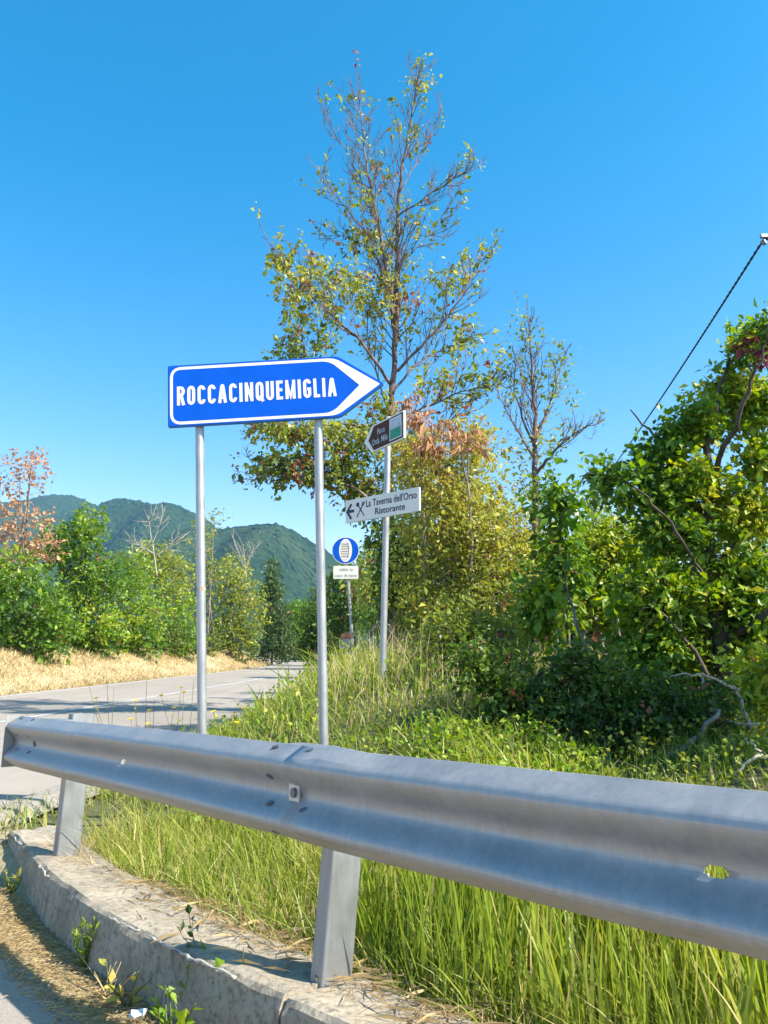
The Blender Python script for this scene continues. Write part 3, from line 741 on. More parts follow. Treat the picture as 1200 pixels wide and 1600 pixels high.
def tree(name, label, cat, base, limbs, blobs, leaf, group=None, bark='bark', size=.07, width=.62, per=10, tmean=.42, tsd=.16, dry=.02, tpl=LEAF5,
         spray=.30, seed=1, up=.55, twig_r=1., droop=.15, bare=0., trunk_name='trunk', crown_name='crown', shell=.42, fine=(), sprout=(), leafp=None):
    """limbs: [(points, r0, r1)], first one is the trunk from the ground; blobs: [(centre, (rx, ry, rz), n[, tint mean])]"""
    r = np.random.default_rng(seed)
    root = empty(name, base); tag(root, label, cat, group)
    mb = MB(); nodes = []
    for k, (P, r0, r1) in enumerate(limbs):
        L = smooth_line(P, max(6, int(len(P) * 4))); L[1:-1] += r.normal(0, .012, (len(L) - 2, 3))
        mb.tube(L, np.linspace(r0, r1, len(L)), 9 if r0 > .04 else 6)
        nodes.append(L[max(1, len(L) // 4) if k == 0 else 1:])
    trunk = mb.build(trunk_name, M[bark], root, smooth=True)
    SB = []; SR = []; TIPS = []
    for (li, cnt, l0_, l1_, ang, u0_) in sprout:
        L = nodes[li]
        for q_ in range(cnt):
            u_ = u0_ + (1 - u0_) * (q_ + r.uniform()) / cnt; fi = min(u_ * (len(L) - 1), len(L) - 1.001); i0 = int(fi); Pp_ = L[i0] + (L[i0 + 1] - L[i0]) * (fi - i0); tn = norm(L[i0 + 1] - L[i0])
            def shoot(P0, tn, ln, ang, rb):
                pd = norm(np.cross(tn, r.normal(0, 1, 3))); dv = norm(tn * math.cos(ang) + pd * math.sin(ang) + np.array([0, 0, .12])); dv2 = norm(dv + np.array([0, 0, .35]) + r.normal(0, .12, 3)); dv3 = norm(dv2 + np.array([0, 0, .3]) + r.normal(0, .14, 3))
                pts = np.array([P0, P0 + dv * ln * .35, P0 + dv * ln * .35 + dv2 * ln * .33, P0 + dv * ln * .35 + dv2 * ln * .33 + dv3 * ln * .32])
                SB.append(pts); SR.append(np.array([rb, rb * .75, rb * .55, rb * .3])); return pts
            ln = (l0_ + (l1_ - l0_) * u_) * r.uniform(.6, 1.2); pts = shoot(Pp_, tn, ln, ang * r.uniform(.7, 1.25), .006 + .007 * ln)
            for k_ in range(int(4 + ln * 5)):
                f_ = r.uniform(.2, 1) * 2.99; i1 = int(f_); p1 = pts[i1] + (pts[i1 + 1] - pts[i1]) * (f_ - i1); t1 = norm(pts[i1 + 1] - pts[i1])
                tw_ = shoot(p1, t1, ln * r.uniform(.2, .5), R(38) * r.uniform(.6, 1.3), .0062); TIPS.append((tw_[3], tw_[2]))
    nodes = np.concatenate(nodes)
    at = []; tm = []
    for b in blobs:
        c, rad, n = b[0], np.array(b[1], float), b[2]
        d = norm(r.normal(0, 1, (n, 3))); rr = r.uniform(0, 1, n) ** shell
        at.append(np.array(c) + d * rad * rr[:, None]); tm.append(np.full(n, b[3] if len(b) > 3 else tmean) + r.normal(0, tsd * .6, n))
    nleaf = sum(len(a_) for a_ in at)
    for b in fine:
        d = norm(r.normal(0, 1, (b[2], 3))); at.append(np.array(b[0]) + d * np.array(b[1]) * (r.uniform(0, 1, b[2]) ** .4)[:, None]); tm.append(np.full(b[2], -9.))
    at = np.concatenate(at); tm = np.concatenate(tm)
    g0 = gz(at[:, 0], at[:, 1]) + .06; ok = at[:, 2] > g0; at = at[ok]; tm = tm[ok]
    d0 = np.array([np.min(((nodes - a) ** 2).sum(1)) for a in at]); o = np.argsort(d0); at = at[o]; tm = tm[o]
    cap = len(nodes) + 3 * len(at); N = np.zeros((cap, 3)); N[:len(nodes)] = nodes; nn = len(nodes)
    TW = np.zeros((len(at), 4, 3)); TR = np.zeros((len(at), 4))
    for i, a in enumerate(at):
        df = N[:nn] - a; cost = (df ** 2).sum(1) * (1 + .5 * (df[:, 2] > 0)); j = np.argmin(cost); p = N[j]; ln = math.sqrt(((a - p) ** 2).sum())
        q1 = p + (a - p) * .35 + r.normal(0, .07 * ln + .004, 3) + (0, 0, .05 * ln); q2 = p + (a - p) * .7 + r.normal(0, .06 * ln + .004, 3) + (0, 0, .05 * ln)
        TW[i] = (p, q1, q2, a); rb = min(.022, .0045 + .009 * ln) * twig_r; TR[i] = (rb, rb * .75, rb * .5, rb * .22)
        N[nn] = q1; N[nn + 1] = q2; N[nn + 2] = a; nn += 3
    if SB: TWa = np.concatenate([TW, np.array(SB)]); TRa = np.concatenate([TR, np.array(SR)])
    else: TWa, TRa = TW, TR
    V, F = twigs_mesh(TWa, TRa, 3); tw = mesh_np('twigs', V, F, M[bark], trunk); tag(tw, kind='stuff')
    # leaf sprays along the end of each twig and a short shoot beyond it
    live = (r.uniform(0, 1, len(at)) >= bare) & (tm > -5)
    A = at[live]; Q = TW[live, 2]; T = tm[live]
    if TIPS:
        ta = np.array([q_[0] for q_ in TIPS]); tq = np.array([q_[1] for q_ in TIPS]); kp = r.uniform(0, 1, len(ta)) < leafp(ta)
        A = np.vstack([A, ta[kp]]); Q = np.vstack([Q, tq[kp]]); T = np.concatenate([T, r.normal(tmean, .15, kp.sum())])
    n = len(A)
    if n == 0: return root
    U = norm(A - Q + r.normal(0, .02, (n, 3))); 
    f = r.uniform(-.55, 1, (n, per)); pos = A[:, None] + U[:, None] * (f * spray)[..., None] + r.normal(0, spray * .16, (n, per, 3))
    side = norm(r.normal(0, 1, (n, per, 3)) + np.array([0, 0, .1]))
    D = norm(U[:, None] * .65 + side * .9 + np.array([0, 0, -droop]))
    NN = norm(r.normal(0, .55, (n, per, 3)) + np.array([0, 0, up]) + U[:, None] * .25)
    ti = T[:, None] + r.normal(0, tsd * .55, (n, per)); ti = np.clip(ti, 0, .80)
    dr = r.uniform(0, 1, (n, 1)) < dry; ti = np.where(dr, r.uniform(.86, 1, (n, per)), ti)
    sz = size * np.exp(r.normal(0, .34, (n, per)))
    V, F, tt = leaves(pos.reshape(-1, 3), D.reshape(-1, 3), NN.reshape(-1, 3), sz.ravel(), width, ti.ravel(), tpl)
    cr = mesh_np(crown_name, V, F, M[leaf], root, attr=tt, smooth=False)
    TRIS[0] += len(F)
    return root
def PX(Y): return lambda px, py, dy=0: atY(px, py, Y + dy)
def blob_px(Y, px, py, rx, ry, n, dy=0, tint=None, deep=None):
    k = np.linalg.norm(atY(px + 1, py, Y + dy) - atY(px, py, Y + dy))
    b = [atY(px, py, Y + dy), (rx * k, (deep if deep else rx * k), ry * k), n]
    if tint is not None: b.append(tint)
    return tuple(b)
def gpt(x, y, dz=-.08): return np.array([x, y, float(gz(x, y)) + dz])

# ---- tall half-bare tree behind the signposts
TY = 13.0; p = PX(TY); bt = atY(612, 960, TY)
base = gpt(bt[0], TY)
limbs = [([base, p(610, 880), p(611, 760), p(612, 640), p(617, 560, .1), p(615, 480, .1), p(606, 430), p(597, 380, -.1), p(585, 320, -.1), p(572, 260), p(566, 200), p(560, 150, .2)], .125, .010),
         ([p(617, 540), p(622, 470, .1), p(620, 400, .2), p(620, 330, .2), p(627, 270), p(638, 215), p(646, 165), p(656, 110)], .075, .010),
         ([p(621, 580), p(655, 545, -.3), p(700, 495, -.4), p(735, 435, -.2), p(756, 404)], .04, .008),
         ([p(614, 615), p(650, 565, .4), p(690, 546, .6), p(738, 528, .7)], .035, .007),
         ([p(612, 660), p(660, 640, -.4), p(720, 610, -.7), p(790, 600, -.8)], .03, .006),
         ([p(612, 720), p(660, 690, .5), p(700, 655, .6), p(745, 640, .7)], .03, .006),
         ([p(608, 650), p(590, 590, .3), p(575, 530, .4), p(572, 470, .5)], .03, .006),
         ([p(610, 600), p(570, 540, -.5), p(520, 490, -.9), p(470, 450, -1.), p(440, 400, -1.1)], .045, .007),
         ([p(611, 690), p(560, 660, -.3), p(500, 665, -.6), p(430, 670, -.8), p(385, 672, -.8)], .045, .007),
         ([p(610, 820), p(570, 770, -.3), p(510, 745, -.4), p(450, 745, -.5), p(402, 738, -.5)], .05, .007),
         ([p(620, 340), p(655, 315, -.2), p(700, 285, -.4), p(742, 262, -.5)], .025, .005),
         ([p(600, 395), p(560, 350, -.3), p(525, 310, -.5), p(500, 262, -.5)], .025, .005),
         ([p(588, 330), p(560, 270, .3), p(525, 210, .4), p(500, 168, .4)], .022, .005),
         ([p(624, 300), p(655, 250, .3), p(690, 170, .4)], .02, .005), ([p(618, 420), p(690, 350, .3), p(715, 280, .5)], .02, .004),
         ([p(606, 430), p(560, 370, .5), p(505, 370, .6)], .022, .005)]
B = lambda *a, **k: blob_px(TY, *a, **k)
blobs = [B(480, 450, 55, 55, 120, -1, .62), B(440, 405, 22, 30, 24, -1, .6), B(540, 445, 45, 35, 60, -.5, .60), B(490, 530, 50, 35, 60, -.9, .35), B(450, 545, 35, 10, 22, -.9, .3),
         B(600, 450, 30, 40, 30, 0, .62), B(700, 440, 50, 30, 24, 0, .58), B(725, 530, 30, 40, 22, .5, .55), B(700, 600, 50, 30, 26, 0, .52),
         B(555, 372, 50, 18, 24, 0, .35), B(655, 130, 16, 26, 14, 0, .6),
         B(430, 672, 50, 18, 80, -.8, .50), B(500, 680, 45, 28, 110, -.5, .54), B(450, 735, 52, 24, 150, -.5, .30), B(520, 740, 50, 30, 130, -.3, .34), B(560, 690, 40, 40, 120, -.2, .52), B(600, 645, 34, 36, 60, 0, .5), B(572, 765, 40, 36, 110, .1, .38),
         B(606, 840, 32, 55, 110, .2, .30), B(565, 785, 34, 24, 45, .0, .3), B(620, 700, 50, 50, 90, .2, .6), B(575, 910, 40, 50, 120, 5.5, .45), B(615, 930, 32, 40, 80, .5, .3)]
limbs = [(q_[0], q_[1] * .72, q_[2] * .7) for q_ in limbs]
SPR = [(0, 69, 1.5, .55, R(42), .30), (1, 51, 1.2, .5, R(38), .05), (2, 24, .9, .5, R(40), .2), (3, 21, .9, .45, R(42), .2), (4, 24, .9, .45, R(40), .15), (5, 18, .8, .4, R(40), .2), (6, 15, .7, .4, R(38), .2), (7, 24, .9, .5, R(40), .25), (8, 18, .6, .4, R(42), .3), (9, 18, .6, .4, R(42), .3), (10, 18, .7, .4, R(36), .15), (11, 18, .7, .4, R(36), .15), (12, 18, .7, .4, R(34), .1), (13, 15, .6, .4, R(34), .1), (14, 18, .7, .4, R(36), .1), (15, 15, .6, .4, R(38), .2)]
def tall_leafp(P): return np.clip(.42 - .055 * (P[:, 2] - 4.5), .07, .5)
tree('tall_tree', 'tall thin half-bare tree with twin leaders towering behind the signposts', 'tree', base, limbs, blobs, 'leaf_olive', bark='bark_twig', size=.075, per=10, dry=.12, tsd=.2, seed=3, spray=.22, droop=.6, bare=.12, up=.4, twig_r=.75, sprout=SPR, leafp=tall_leafp, tmean=.5)

# ---- yellowing bushes right of the signpost
def shrub(name, label, Y, pxb, blist, leaf, nst=5, cat='bush', group=None, lean=0., **kw):
    k = kw.pop('rootr', .35); r = np.random.default_rng(kw.get('seed', 1) + 100)
    bx = atY(pxb, 1060, Y)[0]; base = gpt(bx, Y)
    blobs = [blob_px(Y, *b[:5], **(b[5] if len(b) > 5 else {})) for b in blist]
    limbs = []
    idx = r.permutation(len(blobs)) if len(blobs) >= nst else r.integers(0, len(blobs), nst)
    for i in range(nst):
        c = np.array(blobs[idx[i % len(idx)]][0]); b0 = gpt(bx + r.normal(0, k), Y + r.normal(0, k)); m = (b0 + c) / 2 + r.normal(0, .12, 3) + (0, 0, .15)
        limbs.append(([b0, m, c], kw.get('sr', .028), .007))
    kw.pop('sr', None)
    return tree(name, label, cat, base, limbs, blobs, leaf, group=group, trunk_name='stems', crown_name='foliage', **kw)
d = dict
shrub('yellow_bush', 'big yellowing leafy bush just right of the thin signpost', 9.8, 720, [(700, 790, 85, 90, 420, d(tint=.62)), (760, 850, 80, 80, 330, d(tint=.55, dy=-.3)), (690, 890, 75, 70, 260, d(tint=.45)), (780, 940, 80, 60, 260, d(tint=.38, dy=-.6)), (650, 720, 45, 50, 120, d(tint=.68)), (740, 700, 40, 40, 90, d(tint=.7)), (680, 960, 60, 50, 150, d(tint=.5, dy=-.4))],
      'leaf_yellow', nst=7, size=.062, per=13, dry=.03, seed=5, width=.5, droop=.4, sr=.035)
shrub('dry_vine', 'dried orange-brown leaves hanging beside the brown arrow board', 9.2, 690, [(640, 625, 9, 14, 8), (655, 655, 12, 18, 14), (675, 690, 16, 18, 18), (712, 668, 22, 16, 10), (730, 690, 20, 12, 8)], 'leaf_dry', nst=3, cat='vine', size=.10, width=.32, per=10, tmean=.55, tsd=.3, dry=0, seed=6, droop=1.2, spray=.2)
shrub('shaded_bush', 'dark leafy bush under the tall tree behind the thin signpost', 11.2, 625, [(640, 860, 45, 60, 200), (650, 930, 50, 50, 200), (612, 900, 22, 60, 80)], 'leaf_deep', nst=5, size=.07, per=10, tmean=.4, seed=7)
# ---- sparse tree
Y2 = 12.0; p = PX(Y2); bb_ = atY(835, 1000, Y2)
limbs = [([gpt(bb_[0], Y2), p(836, 940), p(838, 830), p(836, 740), p(836, 660), p(832, 590), p(830, 540), p(828, 498)], .09, .008), ([p(836, 690), p(855, 640, .2), p(870, 600, .3), p(886, 545, .4)], .03, .005),
         ([p(838, 740), p(870, 700, -.2), p(905, 670, -.3), p(938, 660, -.4)], .03, .005), ([p(836, 700), p(815, 650, .2), p(800, 600, .3), p(812, 545, .3)], .022, .004), ([p(836, 650), p(820, 600, -.3), p(808, 560, -.3)], .016, .004), ([p(833, 640), p(845, 590), p(848, 540)], .014, .004), ([p(836, 720), p(800, 660, -.2), p(778, 615, -.3)], .02, .004)]
B = lambda *a, **k: blob_px(Y2, *a, **k)
tree('sparse_tree', 'slender sparse tree with mostly bare twigs between yellow bush and leafy tree', 'tree', gpt(bb_[0], Y2), limbs,
     [B(828, 512, 20, 22, 26, tint=.45), B(870, 560, 22, 28, 22, tint=.45), B(870, 610, 22, 22, 18, tint=.5), B(835, 700, 35, 40, 60, tint=.6), B(810, 560, 25, 40, 14), B(850, 600, 40, 60, 26), B(835, 770, 45, 45, 120, tint=.45), B(900, 680, 35, 25, 24, tint=.5), B(790, 690, 25, 40, 22, tint=.5), B(830, 830, 50, 40, 120, tint=.4)],
     'leaf_olive', size=.06, per=8, bare=.45, dry=.01, seed=9, bark='bark_twig', twig_r=.7, sprout=[(0, 30, .9, .35, R(30), .45), (1, 10, .5, .3, R(32), .2), (2, 12, .6, .3, R(34), .3), (3, 10, .5, .3, R(30), .2), (6, 10, .5, .3, R(32), .2)], leafp=lambda P: np.full(len(P), .10))
# ---- dark spire-like shrub with big leaves, low dark bush, pale sapling
shrub('dark_spire_shrub', 'dark upright shrub with large overlapping leaves before the sparse tree', 7.6, 868, [(868, 800, 13, 52, 46, d(tint=.32)), (860, 765, 12, 25, 14), (874, 880, 26, 50, 80, d(tint=.4)), (850, 950, 46, 50, 150, d(tint=.5)), (890, 785, 9, 30, 12)], 'leaf_green', nst=5, size=.078, width=.62, per=8, tmean=.35, seed=11, droop=.5)
shrub('low_dark_bush', 'low dark small-leaved bush in shade above the bright ground cover', 5.35, 900, [(880, 1105, 75, 46, 270, d(tint=.25)), (940, 1060, 50, 42, 130, d(tint=.45)), (820, 1120, 50, 40, 160, d(tint=.25)), (985, 1120, 60, 38, 170, d(tint=.25)), (785, 1080, 40, 45, 120, d(tint=.45)), (745, 1040, 34, 40, 80, d(tint=.55)), (1040, 1100, 45, 38, 120, d(tint=.35)), (890, 1040, 36, 36, 70, d(tint=.4)), (1100, 1110, 45, 40, 100, d(tint=.35))], 'leaf_deep', nst=9, size=.036, width=.72, per=11, seed=12, spray=.16)  # deeper leaf palette puts the bush's shade into its colour
shrub('pale_sapling', 'small pale green sapling in the gap below the hanging cable', 10.5, 932, [(932, 790, 22, 30, 40, d(tint=.62)), (935, 840, 26, 30, 50, d(tint=.6)), (925, 880, 34, 34, 70, d(tint=.66))], 'leaf_green', nst=3, size=.06, per=8, seed=13, cat='tree')
shrub('bright_bush', 'bright yellow-green bush between dark shrub and leafy tree', 9.0, 960, [(950, 850, 55, 45, 190, d(tint=.7)), (990, 880, 60, 45, 190, d(tint=.62)), (920, 930, 60, 50, 200, d(tint=.6)), (985, 960, 60, 50, 200, d(tint=.5))], 'leaf_green', nst=5, size=.065, per=10, seed=14, tmean=.6)
# ---- big leafy tree on the right
Y3 = 6.3; p = PX(Y3); bx3 = atY(1130, 1060, Y3)[0]
limbs = [([gpt(bx3, Y3), p(1125, 1000), p(1110, 900), p(1100, 800), p(1105, 700), p(1120, 620), p(1140, 560)], .085, .012), ([p(1112, 920), p(1060, 840, -.4), p(1010, 770, -.5), p(950, 740, -.6), p(905, 745, -.6)], .017, .004),
         ([p(1100, 820), p(1050, 720, .3), p(1010, 670, .4), p(985, 640, .4)], .03, .006), ([p(1118, 900), p(1165, 800, .3), p(1190, 700, .3), p(1195, 640, .3)], .04, .008), ([p(1105, 760), p(1150, 660, -.5), p(1190, 560, -.6), p(1200, 510, -.6)], .03, .006),
         ([p(1120, 980), p(1060, 930, .4), p(1000, 900, .6)], .03, .006), ([p(1128, 1000), np.array([3.3, 5.5, 1.9]), np.array([3.8, 4.4, 3.3])], .04, .01), ([np.array([3.3, 5.5, 1.9]), np.array([4.0, 4.3, 2.7]), np.array([4.4, 3.7, 3.2])], .03, .01)]  # last two limbs carry the added off-frame shading bough
B = lambda *a, **k: blob_px(Y3, *a, **k)
tree('leafy_tree', 'dense bright-leaved tree filling the right side beside the cable', 'tree', gpt(bx3, Y3), limbs,
     [((3.75, 4.3, 3.3), (.85, .7, .95), 330, .5), ((3.45, 4.7, 2.3), (.55, .5, .7), 160, .4), ((4.4, 3.7, 3.2), (.8, .6, .9), 220, .5), B(1135, 620, 34, 46, 90, tint=.72, dy=.2), B(1090, 665, 30, 36, 70, tint=.5), B(1185, 640, 34, 40, 80, tint=.62), B(1195, 720, 40, 34, 80, tint=.6), B(1165, 545, 30, 30, 44, tint=.5), B(1195, 515, 30, 22, 30, tint=.4, dy=-.4), B(1050, 690, 28, 30, 50, tint=.34), B(1015, 735, 30, 28, 54, tint=.3), B(945, 748, 32, 14, 30, tint=.28, dy=-.5), B(1080, 752, 46, 34, 110, tint=.70),  # first three lobes: unseen off-frame foliage, added to shade the low bush
      B(1160, 800, 55, 36, 120, tint=.70), B(1055, 835, 50, 30, 110, tint=.4), B(1150, 890, 60, 26, 100, tint=.55), B(1090, 930, 60, 24, 90, tint=.5), B(1020, 930, 60, 50, 150, tint=.5), B(1180, 970, 70, 60, 170, tint=.3), B(1040, 1010, 60, 40, 110, tint=.45), B(985, 775, 30, 14, 22, tint=.3), B(1040, 790, 34, 22, 50, tint=.4)],  # lobes with raised tint have sunlit clumps painted into their leaf colour
     'leaf_green', bark='bark_dark', size=.056, per=17, width=.64, tsd=.22, dry=.0, seed=15, spray=.19, up=.7, twig_r=.8)
M['leaf_red'] = leaf_mat('leaf_red', [(0, (.10, .015, .025)), (1, (.30, .05, .07))], trans=.3)
p = PX(5.9)
tree('red_leaved_sprig', 'sprig of purplish red leaves poking from the top of the leafy tree', 'vine', p(1215, 600), [([p(1215, 600), p(1200, 570), p(1175, 545), p(1152, 530)], .008, .003)], [blob_px(5.9, 1165, 534, 14, 6, 9), blob_px(5.9, 1182, 550, 12, 8, 10), blob_px(5.9, 1194, 566, 9, 10, 9)], 'leaf_red', size=.045, width=.4, per=7, tmean=.4, tsd=.2, dry=0, seed=16, spray=.08, droop=.6, trunk_name='stem', crown_name='leaves')
shrub('yellow_edge_bush', 'low yellow-green bush beside the bleached broken branches', 5.6, 1200, [(1195, 1050, 35, 32, 80, d(tint=.74)), (1185, 1090, 34, 26, 60, d(tint=.7))], 'leaf_green', nst=3, size=.055, per=9, tmean=.7, seed=17)
# ---- denser growth behind, right side
for i, (px, Yb, bl, lf, lb) in enumerate([
    (740, 15., [(720, 820, 70, 90, 240), (780, 900, 60, 80, 220)], 'leaf_olive', 'tall olive-green thicket behind the yellow bush'),
    (880, 15., [(880, 900, 70, 70, 260), (830, 880, 50, 60, 140)], 'leaf_green', 'green thicket behind the dark upright shrub'),
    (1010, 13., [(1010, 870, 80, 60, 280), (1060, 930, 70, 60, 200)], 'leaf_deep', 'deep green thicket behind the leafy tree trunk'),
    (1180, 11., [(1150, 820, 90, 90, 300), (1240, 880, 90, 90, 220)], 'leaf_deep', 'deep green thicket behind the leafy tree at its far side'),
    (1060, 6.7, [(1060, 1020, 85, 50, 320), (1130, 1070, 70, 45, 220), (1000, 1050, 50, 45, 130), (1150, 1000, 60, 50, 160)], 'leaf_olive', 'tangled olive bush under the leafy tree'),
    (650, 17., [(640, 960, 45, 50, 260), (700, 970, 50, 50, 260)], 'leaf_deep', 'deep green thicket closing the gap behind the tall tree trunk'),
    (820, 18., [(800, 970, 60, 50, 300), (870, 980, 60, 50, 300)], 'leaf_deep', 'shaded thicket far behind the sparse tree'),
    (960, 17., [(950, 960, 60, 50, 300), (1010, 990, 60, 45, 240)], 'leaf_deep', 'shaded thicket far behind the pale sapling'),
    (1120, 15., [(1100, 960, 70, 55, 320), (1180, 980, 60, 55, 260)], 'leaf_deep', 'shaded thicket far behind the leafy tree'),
    (745, 7.0, [(735, 1000, 60, 50, 200), (780, 1050, 55, 50, 200), (690, 1010, 40, 45, 120)], 'leaf_olive', 'small-leaved olive bush at the foot of the yellow bush')]):
    shrub('thicket', lb, Yb, px, bl, lf, nst=5, size=.095 if Yb > 14.5 else (.068 if Yb > 9 else .046), per=10, seed=30 + i, tmean=.4, rootr=.6)

# ---- left row beyond the road
def ltree(name, label, Y, pxb, bl, leaf, seed, cat='tree', group=None, size=.13, per=9, bare=0., pyb=1025, dry=.006, tall=None, **kw):
    if Y < 47 and pxb < 450: Y = Y * 1.13
    bx = atY(pxb, pyb, Y)[0]; base = gpt(bx, Y)
    blobs = [blob_px(Y, *b[:5], **(b[5] if len(b) > 5 else {})) for b in bl]
    gb = proj(base)[1]; hw = max(b[2] for b in bl) * .9
    blobs += [blob_px(Y, pxb + o_, gb - 22, hw * .6, 26, 70, tint=.3) for o_ in (-hw * .6, hw * .6)]
    top = max(blobs, key=lambda b: b[0][2])[0]
    r = np.random.default_rng(seed); limbs = [([base, (base + top) / 2 + r.normal(0, .15, 3), np.array(top)], .09, .015)]
    for b in blobs:
        c = np.array(b[0]); q = base + (top - base) * r.uniform(.25, .5); limbs.append(([q, (q + c) / 2 + (0, 0, .1), c], .035, .008))
    return tree(name, label, cat, base, limbs, blobs, leaf, group, size=size, per=per, bare=bare, seed=seed, dry=dry, tpl=LEAF4, spray=.42, **kw)
ltree('half_dead_tree', 'half-dead tree with pinkish dry leaves rising above the roadside bushes', 23, 25, [(30, 740, 45, 45, 90, d(tint=.5)), (50, 720, 20, 20, 20, d(tint=.98)), (30, 820, 55, 40, 120), (55, 860, 40, 25, 70), (-30, 800, 60, 80, 120), (10, 880, 50, 25, 70)], 'leaf_dry', 41, dry=.0, size=.12, bare=.45, tmean=.6, tsd=.25, per=10)
ltree('roadside_bush', 'green bush continuing the hedge beyond the half-dead tree', 21, -140, [(-140, 930, 70, 60, 260, d(tint=.45)), (-100, 880, 50, 50, 160, d(tint=.5))], 'leaf_green', 71, cat='bush')
ltree('roadside_bush', 'olive bush at the far end of the hedge past the half-dead tree', 18.5, -330, [(-330, 930, 90, 70, 280, d(tint=.5)), (-260, 900, 60, 60, 160, d(tint=.45))], 'leaf_olive', 72, cat='bush')
ltree('small_green_tree', 'rounded green tree showing against the wooded hill beside half-dead tree', 26, 115, [(135, 830, 28, 38, 130, d(tint=.5)), (105, 860, 35, 40, 130, d(tint=.4)), (130, 880, 36, 40, 130, d(tint=.3)), (75, 850, 25, 40, 80, d(tint=.4))], 'leaf_green', 42)
ltree('dark_green_bush', 'dark green bush at the foot of the half-dead tree', 22, 45, [(30, 950, 65, 55, 300, d(tint=.3)), (75, 970, 40, 50, 150, d(tint=.4)), (-50, 940, 60, 80, 160), (20, 900, 50, 40, 140, d(tint=.5))], 'leaf_green', 43, cat='bush')
ltree('yellow_green_bush', 'yellow-green bush above the straw bank, left of both sign posts', 26, 140, [(120, 930, 45, 55, 220, d(tint=.55)), (150, 980, 45, 40, 180, d(tint=.62)), (165, 910, 30, 40, 110, d(tint=.35))], 'leaf_green', 44, cat='bush')
ltree('bright_round_bush', 'bright round bush in the middle of the roadside hedge', 29, 205, [(200, 900, 45, 40, 200, d(tint=.5)), (215, 960, 50, 55, 270, d(tint=.58)), (185, 1000, 40, 25, 110, d(tint=.5))], 'leaf_green', 45, cat='bush')
ltree('bare_topped_tree', 'olive tree with bleached bare branches on top before the hill', 32, 248, [(240, 880, 40, 35, 150, d(tint=.5)), (270, 900, 35, 40, 150, d(tint=.55))], 'leaf_olive', 46)
ltree('leafy_roadside_bush', 'leafy bush just left of the rust-banded sign post', 33, 275, [(275, 950, 40, 50, 230, d(tint=.55)), (285, 1000, 35, 28, 120, d(tint=.4)), (250, 1000, 30, 25, 90, d(tint=.5))], 'leaf_green', 47, cat='bush')
ltree('thin_tall_tree', 'thin sparse tree partly hidden by the rust-banded post', 37, 322, [(320, 840, 25, 30, 50, d(tint=.6)), (335, 810, 22, 16, 16), (320, 890, 25, 30, 80)], 'leaf_olive', 48, bare=.3)
ltree('olive_roadside_tree', 'broad olive-green tree between the two sign posts', 40, 360, [(360, 900, 35, 35, 170, d(tint=.6)), (345, 960, 40, 50, 220, d(tint=.4)), (385, 950, 35, 50, 200, d(tint=.5)), (370, 1000, 40, 22, 120, d(tint=.45))], 'leaf_olive', 49, size=.15)
ltree('dark_conifer', 'dark bushy conifer standing where the road bends away', 46, 425, [(425, 895, 9, 22, 90), (425, 930, 18, 26, 260), (430, 970, 26, 30, 380), (438, 1005, 28, 22, 260)], 'leaf_conifer', 50, size=.17, tmean=.4, width=.42)
for i, (px, Yb, bl, lf, lb) in enumerate([
    (462, 62, [(460, 965, 20, 28, 300), (470, 1000, 24, 24, 260)], 'leaf_green', 'green tree at the far end of the road beside the conifer'),
    (500, 70, [(500, 950, 25, 40, 340), (520, 1000, 30, 25, 240), (485, 1005, 20, 20, 160)], 'leaf_deep', 'deep shaded tree closing the far end of the road'),
    (535, 40, [(540, 925, 32, 50, 260), (520, 970, 25, 30, 120), (550, 970, 30, 35, 150)], 'leaf_deep', 'dark tree right of the road behind the round sign'),
    (590, 28, [(585, 900, 35, 55, 260), (600, 960, 35, 45, 200)], 'leaf_green', 'green tree behind the round sign, nearer than the dark one'),
    (500, 48, [(500, 985, 20, 28, 260), (486, 968, 14, 26, 150), (480, 1010, 14, 16, 90)], 'leaf_deep', 'small dark tree at the inside of the road bend')]):
    ltree('bend_tree', lb, Yb, px, bl, lf, 60 + i, size=.17 if Yb > 35 else .12, tmean=.4)
# bleached dead branches
def dead(name, label, Y, lines, r0, parent_xy, twigs=0, seed=1, cat='branch', spread=.3):
    r = np.random.default_rng(seed); root = tag(empty(name, parent_xy), label, cat)
    for k, ln in enumerate(lines):
        P = smooth_line([atY(q[0], q[1], Y + (q[2] if len(q) > 2 else 0)) for q in ln], 14); P[1:-1] += r.normal(0, .006, (12, 3))
        mb = MB(); mb.tube(P, np.linspace(r0 if k == 0 else r0 * .6, r0 * .22, 14), 6)
        for _ in range(twigs):
            i = r.integers(5, 13); L = spread * r.uniform(.4, 1); dv = norm(P[min(i + 1, 13)] - P[i - 1] + r.normal(0, .7, 3) * np.linalg.norm(P[min(i + 1, 13)] - P[i - 1])) * L
            mb.tube([P[i], P[i] + dv * .5 + r.normal(0, L * .06, 3), P[i] + dv], [r0 * .3, r0 * .2, r0 * .1], 4)
        mb.build('branch' if k == 0 else 'side_branch', M['dead_wood'] if name != 'dark_branch' else M['bark_dark'], root, smooth=True)
dead('bleached_branch', 'bleached arching dead branch bent down to the grass', 5.4, [[(1172, 1140), (1160, 1090), (1145, 1075), (1110, 1058, -.1), (1075, 1052, -.2), (1040, 1058, -.2)], [(1100, 1057, -.1), (1097, 1068, -.2)], [(1155, 1078), (1120, 1062), (1100, 1054)]], .017, gpt(*atY(1172, 1150, 5.4)[:2]), seed=2)
dead('fallen_branch', 'pale fallen branch lying level in the shaded grass', 5.3, [[(1185, 1132), (1150, 1130), (1120, 1122), (1100, 1128)], [(1155, 1130), (1160, 1110), (1156, 1085)]], .012, gpt(*atY(1150, 1140, 5.3)[:2]), seed=3)
